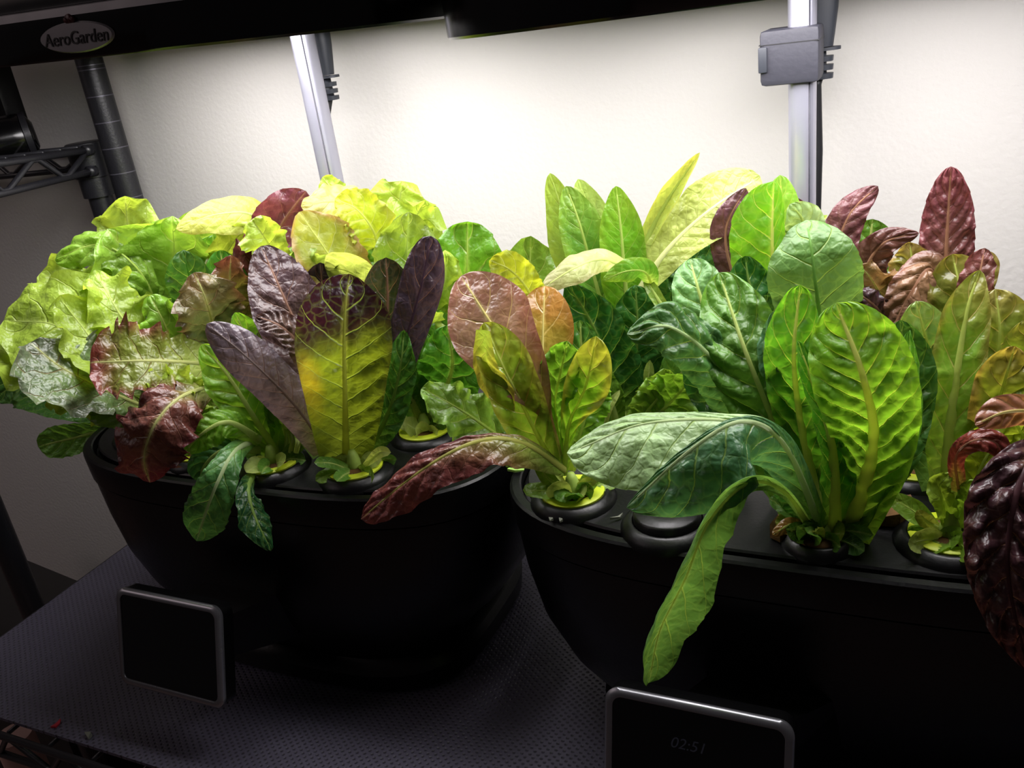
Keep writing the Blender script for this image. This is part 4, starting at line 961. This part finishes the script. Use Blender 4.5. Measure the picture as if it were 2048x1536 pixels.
lf('rom', 'romdk', [(1625, 1050, 37.4), (1590, 1000, 36), (1560, 940, 35.6), (1530, 900, 36)], [14, 30, 34, 20], 0, .4, blade=(50, 100, 36))
lf('rom', 'brgrn', [(1610, 1055, 36.6), (1580, 1050, 35.8), (1545, 1070, 35.2)], [12, 16, 8], 0, -.4, n=24, c=14, blade=(150, 110, 50), edge=(90, 60, 30))

# -- crinkled green and bronze lettuce right of the romaine
SH = dict(m='bronze')
lf('red1', 'brgrn', [(1895, 1000, 40.5), (1898, 880, 40.6), (1915, 740, 41), (1935, 620, 41.8), (1960, 540, 42.4)], [26, 44, 52, 44, 26], 0, .4, n=80, c=40, blade=(104, 140, 42), base=(158, 184, 84), edge=(110, 60, 50), ea=.5, mid=.4)
lf('red1', 'brgrn', [(1960, 860, 43.6), (1985, 760, 42.8), (2000, 670, 42.6), (1990, 578, 43.4)], [16, 58, 62, 46], -8, .4, bump=.26, n=72, c=36, blade=(108, 126, 44), edge=(140, 110, 70))
lf('red1', 'brgrn', [(1880, 860, 43.6), (1868, 740, 43), (1850, 670, 42.8), (1832, 602, 43)], [14, 44, 52, 36], 0, .3, blade=(94, 132, 60), ea=.15, bump=.16)
lf('red1', 'brgrn', [(1905, 850, 45), (1915, 700, 45), (1922, 600, 45), (1905, 508, 45.6)], [18, 52, 62, 50], 0, .35, blade=(100, 118, 40), edge=(128, 76, 54), bump=.18)
lf('red1', 'brgrn', [(1960, 960, 41), (1985, 850, 40.4), (2010, 760, 40), (2030, 692, 40)], [18, 46, 54, 36], 0, .4, blade=(122, 136, 44), edge=(166, 104, 76), bump=.24)
lf('red1', 'red', [(1935, 700, 44.6), (1948, 620, 44.4), (1958, 560, 44.6), (1970, 496, 45)], [14, 34, 32, 22], 20, .4, blade=(96, 64, 50), edge=(110, 50, 60))
lf('red1', 'limed', [(1905, 1060, 38.4), (1890, 1010, 37.8), (1880, 970, 37.6), (1905, 950, 37.4)], [10, 20, 24, 14], 0, .5, n=36, c=18, blade=(150, 180, 60))
lf('red1', 'limed', [(1915, 1060, 38.2), (1930, 1010, 37.6), (1940, 975, 37.4), (1955, 960, 37.4)], [10, 18, 20, 12], 0, .5, n=36, c=18, blade=(130, 170, 50))
lf('red1', 'pale', [(1880, 1060, 38), (1850, 1040, 37.2), (1835, 1020, 37)], [8, 16, 10], 0, .3, n=24, c=14, blade=(150, 160, 60))
lf('red1', 'limed', [(1930, 1040, 38.6), (1960, 940, 38.4), (1990, 890, 38.4), (2020, 840, 38.6)], [14, 40, 50, 36], 0, .4, blade=(140, 160, 40))
lf('red1', 'red', [(1918, 985, 37.6), (1912, 915, 36.8), (1945, 882, 36.2), (1990, 885, 36), (2016, 925, 36)], [14, 16, 22, 26, 16], 10, -.7, n=50, c=24, blade=(120, 50, 40), edge=(98, 36, 44), base=(150, 150, 50), mid=.06)
lf('red1', 'romdk', [(1870, 980, 42), (1850, 850, 43), (1840, 760, 43.6), (1845, 690, 44)], [24, 46, 50, 34], 0, .4, blade=(40, 80, 28))
lf('red1', 'romdk', [(1900, 990, 43), (1940, 860, 44), (1960, 760, 45), (1960, 690, 45)], [24, 60, 60, 40], 0, .4, blade=(60, 96, 30))

# -- lettuce with the tall upright red leaf
lf('red2', 'red', [(1880, 720, 49), (1888, 590, 49.6), (1895, 450, 49.4), (1902, 333, 49)], [26, 52, 50, 30], 0, -.55, n=90, c=44, bump=.26, nv=12, blade=(108, 66, 66), base=(110, 116, 44), edge=(112, 48, 58), bl=.75, ruf=(.12, 4))
lf('red2', 'red', [(1880, 640, 47), (1860, 540, 46), (1822, 585, 45), (1785, 655, 44.8)], [18, 36, 46, 28], 0, -.5, blade=(122, 92, 66), edge=(92, 50, 58), crum=.5, bump=.2)
lf('red2', 'redgrn', [(1790, 680, 48), (1765, 600, 47), (1745, 560, 46.4), (1718, 530, 46)], [18, 40, 42, 26], 20, .3, blade=(104, 92, 48), edge=(120, 92, 60), ruf=(.7, 5), tooth=.25)
lf('red2', 'purple', [(1780, 660, 46), (1755, 620, 45.4), (1735, 600, 45), (1708, 582, 45)], [12, 24, 26, 14], 0, -.3, blade=(66, 46, 52), ruf=(.5, 4), tooth=.15)
lf('red2', 'brgrn', [(1820, 640, 48), (1815, 570, 47.6), (1822, 520, 47.4), (1818, 484, 47.4)], [14, 32, 36, 20], 20, .3, blade=(120, 120, 50), edge=(140, 90, 80), ruf=(.4, 4))
lf('red2', 'rom', [(1820, 760, 47), (1780, 680, 46.6), (1750, 640, 46.4)], [20, 44, 36], 0, .4, blade=(66, 96, 50))
lf('red2', 'red', [(1870, 700, 50), (1840, 600, 50.4), (1810, 520, 50.4)], [24, 50, 44], 0, .4, blade=(84, 66, 46))
lf('red2', 'romdk', [(1820, 900, 47), (1800, 800, 48), (1790, 720, 48.5)], [30, 60, 60], 0, .4, blade=(44, 76, 30))
lf('red2', 'brgrn', [(1930, 640, 47), (1960, 560, 47), (1972, 500, 47)], [16, 30, 28], 0, .4, blade=(106, 120, 40), edge=(120, 60, 70))

# -- dark red lettuce at the right picture edge
lf('edge', 'red', [(2100, 900, 37.5), (2060, 925, 35), (2030, 1000, 33.4), (2015, 1120, 32.4), (2030, 1230, 32), (2062, 1345, 32)], [20, 50, 84, 76, 58, 24], 8, -.35, n=110, c=56, bump=.42, nv=9, blade=(64, 38, 44), base=(110, 86, 34), edge=(110, 60, 44), ea=.35, bl=.35, crum=.3, midcol=(88, 56, 60))
lf('edge', 'bronze', [(2120, 850, 38), (2070, 825, 37), (2010, 825, 36.2), (1950, 850, 36)], [14, 30, 34, 20], 10, -.5, blade=(160, 110, 90), bump=.2)
lf('edge', 'limed', [(2100, 980, 39), (2060, 900, 38.4), (2030, 840, 38), (2020, 800, 38)], [20, 50, 54, 36], 0, .4, blade=(140, 160, 44))
lf('edge', 'brgrn', [(2110, 900, 41), (2080, 780, 41), (2060, 700, 41), (2050, 640, 41)], [20, 50, 54, 36], 0, .4)

for k, n, sd, cols in (('simp', 6, 1, ['limed', 'pale']), ('rleaf', 6, 2, ['limed', 'rom']), ('baby', 9, 3, ['limed', 'pale', 'rom']), ('redrom', 10, 4, ['pale', 'rom', 'limed']), ('bump', 8, 5, ['pale', 'rom']),
                       ('bronze', 11, 6, ['pale', 'limed', 'rom']), ('rom', 14, 7, ['romdk', 'rom', 'brgrn']), ('rom2', 6, 8, ['romdk', 'rom']), ('red1', 11, 9, ['limed', 'pale', 'rom']), ('red2', 6, 10, ['rom', 'romdk']), ('edge', 6, 11, ['limed']), ('deer', 6, 12, ['limed', 'pale'])):
    tuft(k, n, sd, cols)
# ------------------------------------------------------------------ stems and pods
for k, (x, y) in PL.items(): crown(k, x, y, .016, .0055)
for k, (x, y) in PR.items(): crown(k, x, y, .016, .0055 if k != 'rom' else .008)
PODLAB = dict(simp='black pod collar with yellow label under the frilly lime lettuce', rleaf='black pod collar with yellow label under the red tipped leaf lettuce',
  baby='yellow labelled pod under the small green lettuce with drooping leaves', redrom='yellow labelled pod under the dark red romaine', bump='yellow labelled pod under the crinkled green lettuce of the left garden',
  back='yellow labelled pod under the yellowing lettuce by the left pole', backl='yellow labelled pod under the pale lettuce behind the red leaf',
  bronze='bright yellow labelled pod under the bronze lettuce', deer='yellow labelled pod under the tall pointed lettuce', rom='black pod collar under the big romaine',
  rom2='yellow labelled pod behind the drooping romaine leaves', dark='yellow labelled pod under the dark purple lettuce', red1='yellow labelled pod under the crinkled bronze lettuce right of the romaine',
  red2='yellow labelled pod under the lettuce with the tall red leaf', edge='yellow labelled pod at the right picture edge')
for k, (x, y) in list(PL.items()) + list(PR.items()): pod(x, y, PODLAB[k], k != 'rom', False, .74 if k == 'rom' else 1.0)
pod(-.1290, .431, 'empty black capped pod opening in front of the drooping romaine leaves', empty_cap=True)

# ------------------------------------------------------------------ scraps on deck and liner
def scrap(name, pts, m, label, th=.0008):
    n = len(pts); c = np.mean(pts, 0)
    V = [p for p in pts] + [p + np.array([0, 0, th]) * (1 if i % 2 else 2.2) for i, p in enumerate(pts)]
    F = [tuple(range(n - 1, -1, -1)), tuple(range(n, 2 * n))] + [(i, (i + 1) % n, n + (i + 1) % n, n + i) for i in range(n)]
    tag(mesh_obj(name, V, F, m, None, False), label, 'debris')
def dk(px, py, z=.1966): return onz(px, py, z)
scrap('leaf_scrap', [dk(1015, 942), dk(1030, 930), dk(1050, 934), dk(1048, 942), dk(1030, 945)], M['green_scrap'], 'pale green leaf scrap lying across the right deck groove')
scrap('leaf_scrap', [dk(1220, 1040), dk(1236, 1034), dk(1246, 1030), dk(1240, 1036)], M['debris'], 'thin pale sliver on the right deck left of the capped pod')
scrap('leaf_scrap', [dk(1118, 1040), dk(1124, 1038), dk(1126, 1043), dk(1120, 1045)], M['debris'], 'tiny white crumb on the right deck below the bronze lettuce pod')
scrap('leaf_scrap', [dk(1098, 1039), dk(1105, 1037), dk(1107, 1041), dk(1100, 1043)], M['debris'], 'tiny grey crumb left of the white crumb on the right deck')
def ln_(px, py): return onz(px, py, .0005)
scrap('thread', [ln_(102, 1456), ln_(112, 1448), ln_(122, 1440), ln_(120, 1448), ln_(112, 1456)], M['red_scrap'], 'red thread scrap lying on the shelf liner')
scrap('leaf_scrap', [ln_(172, 1472), ln_(180, 1466), ln_(185, 1472), ln_(178, 1480)], M['debris'], 'cream crumb on the shelf liner near the front rail', .002)
scrap('dry_leaf', [dk(1540, 1075), dk(1556, 1040), dk(1580, 1030), dk(1600, 1050), dk(1590, 1075), dk(1560, 1085)], M['brown'], 'brown dry leaf at the foot of the big romaine', .004)
scrap('dry_leaf', [dk(1710, 1025), dk(1760, 1012), dk(1820, 1015), dk(1840, 1040), dk(1800, 1055), dk(1740, 1050)], M['brown'], 'dark dry leaf lying on the deck between the romaine and the bronze lettuce', .004)
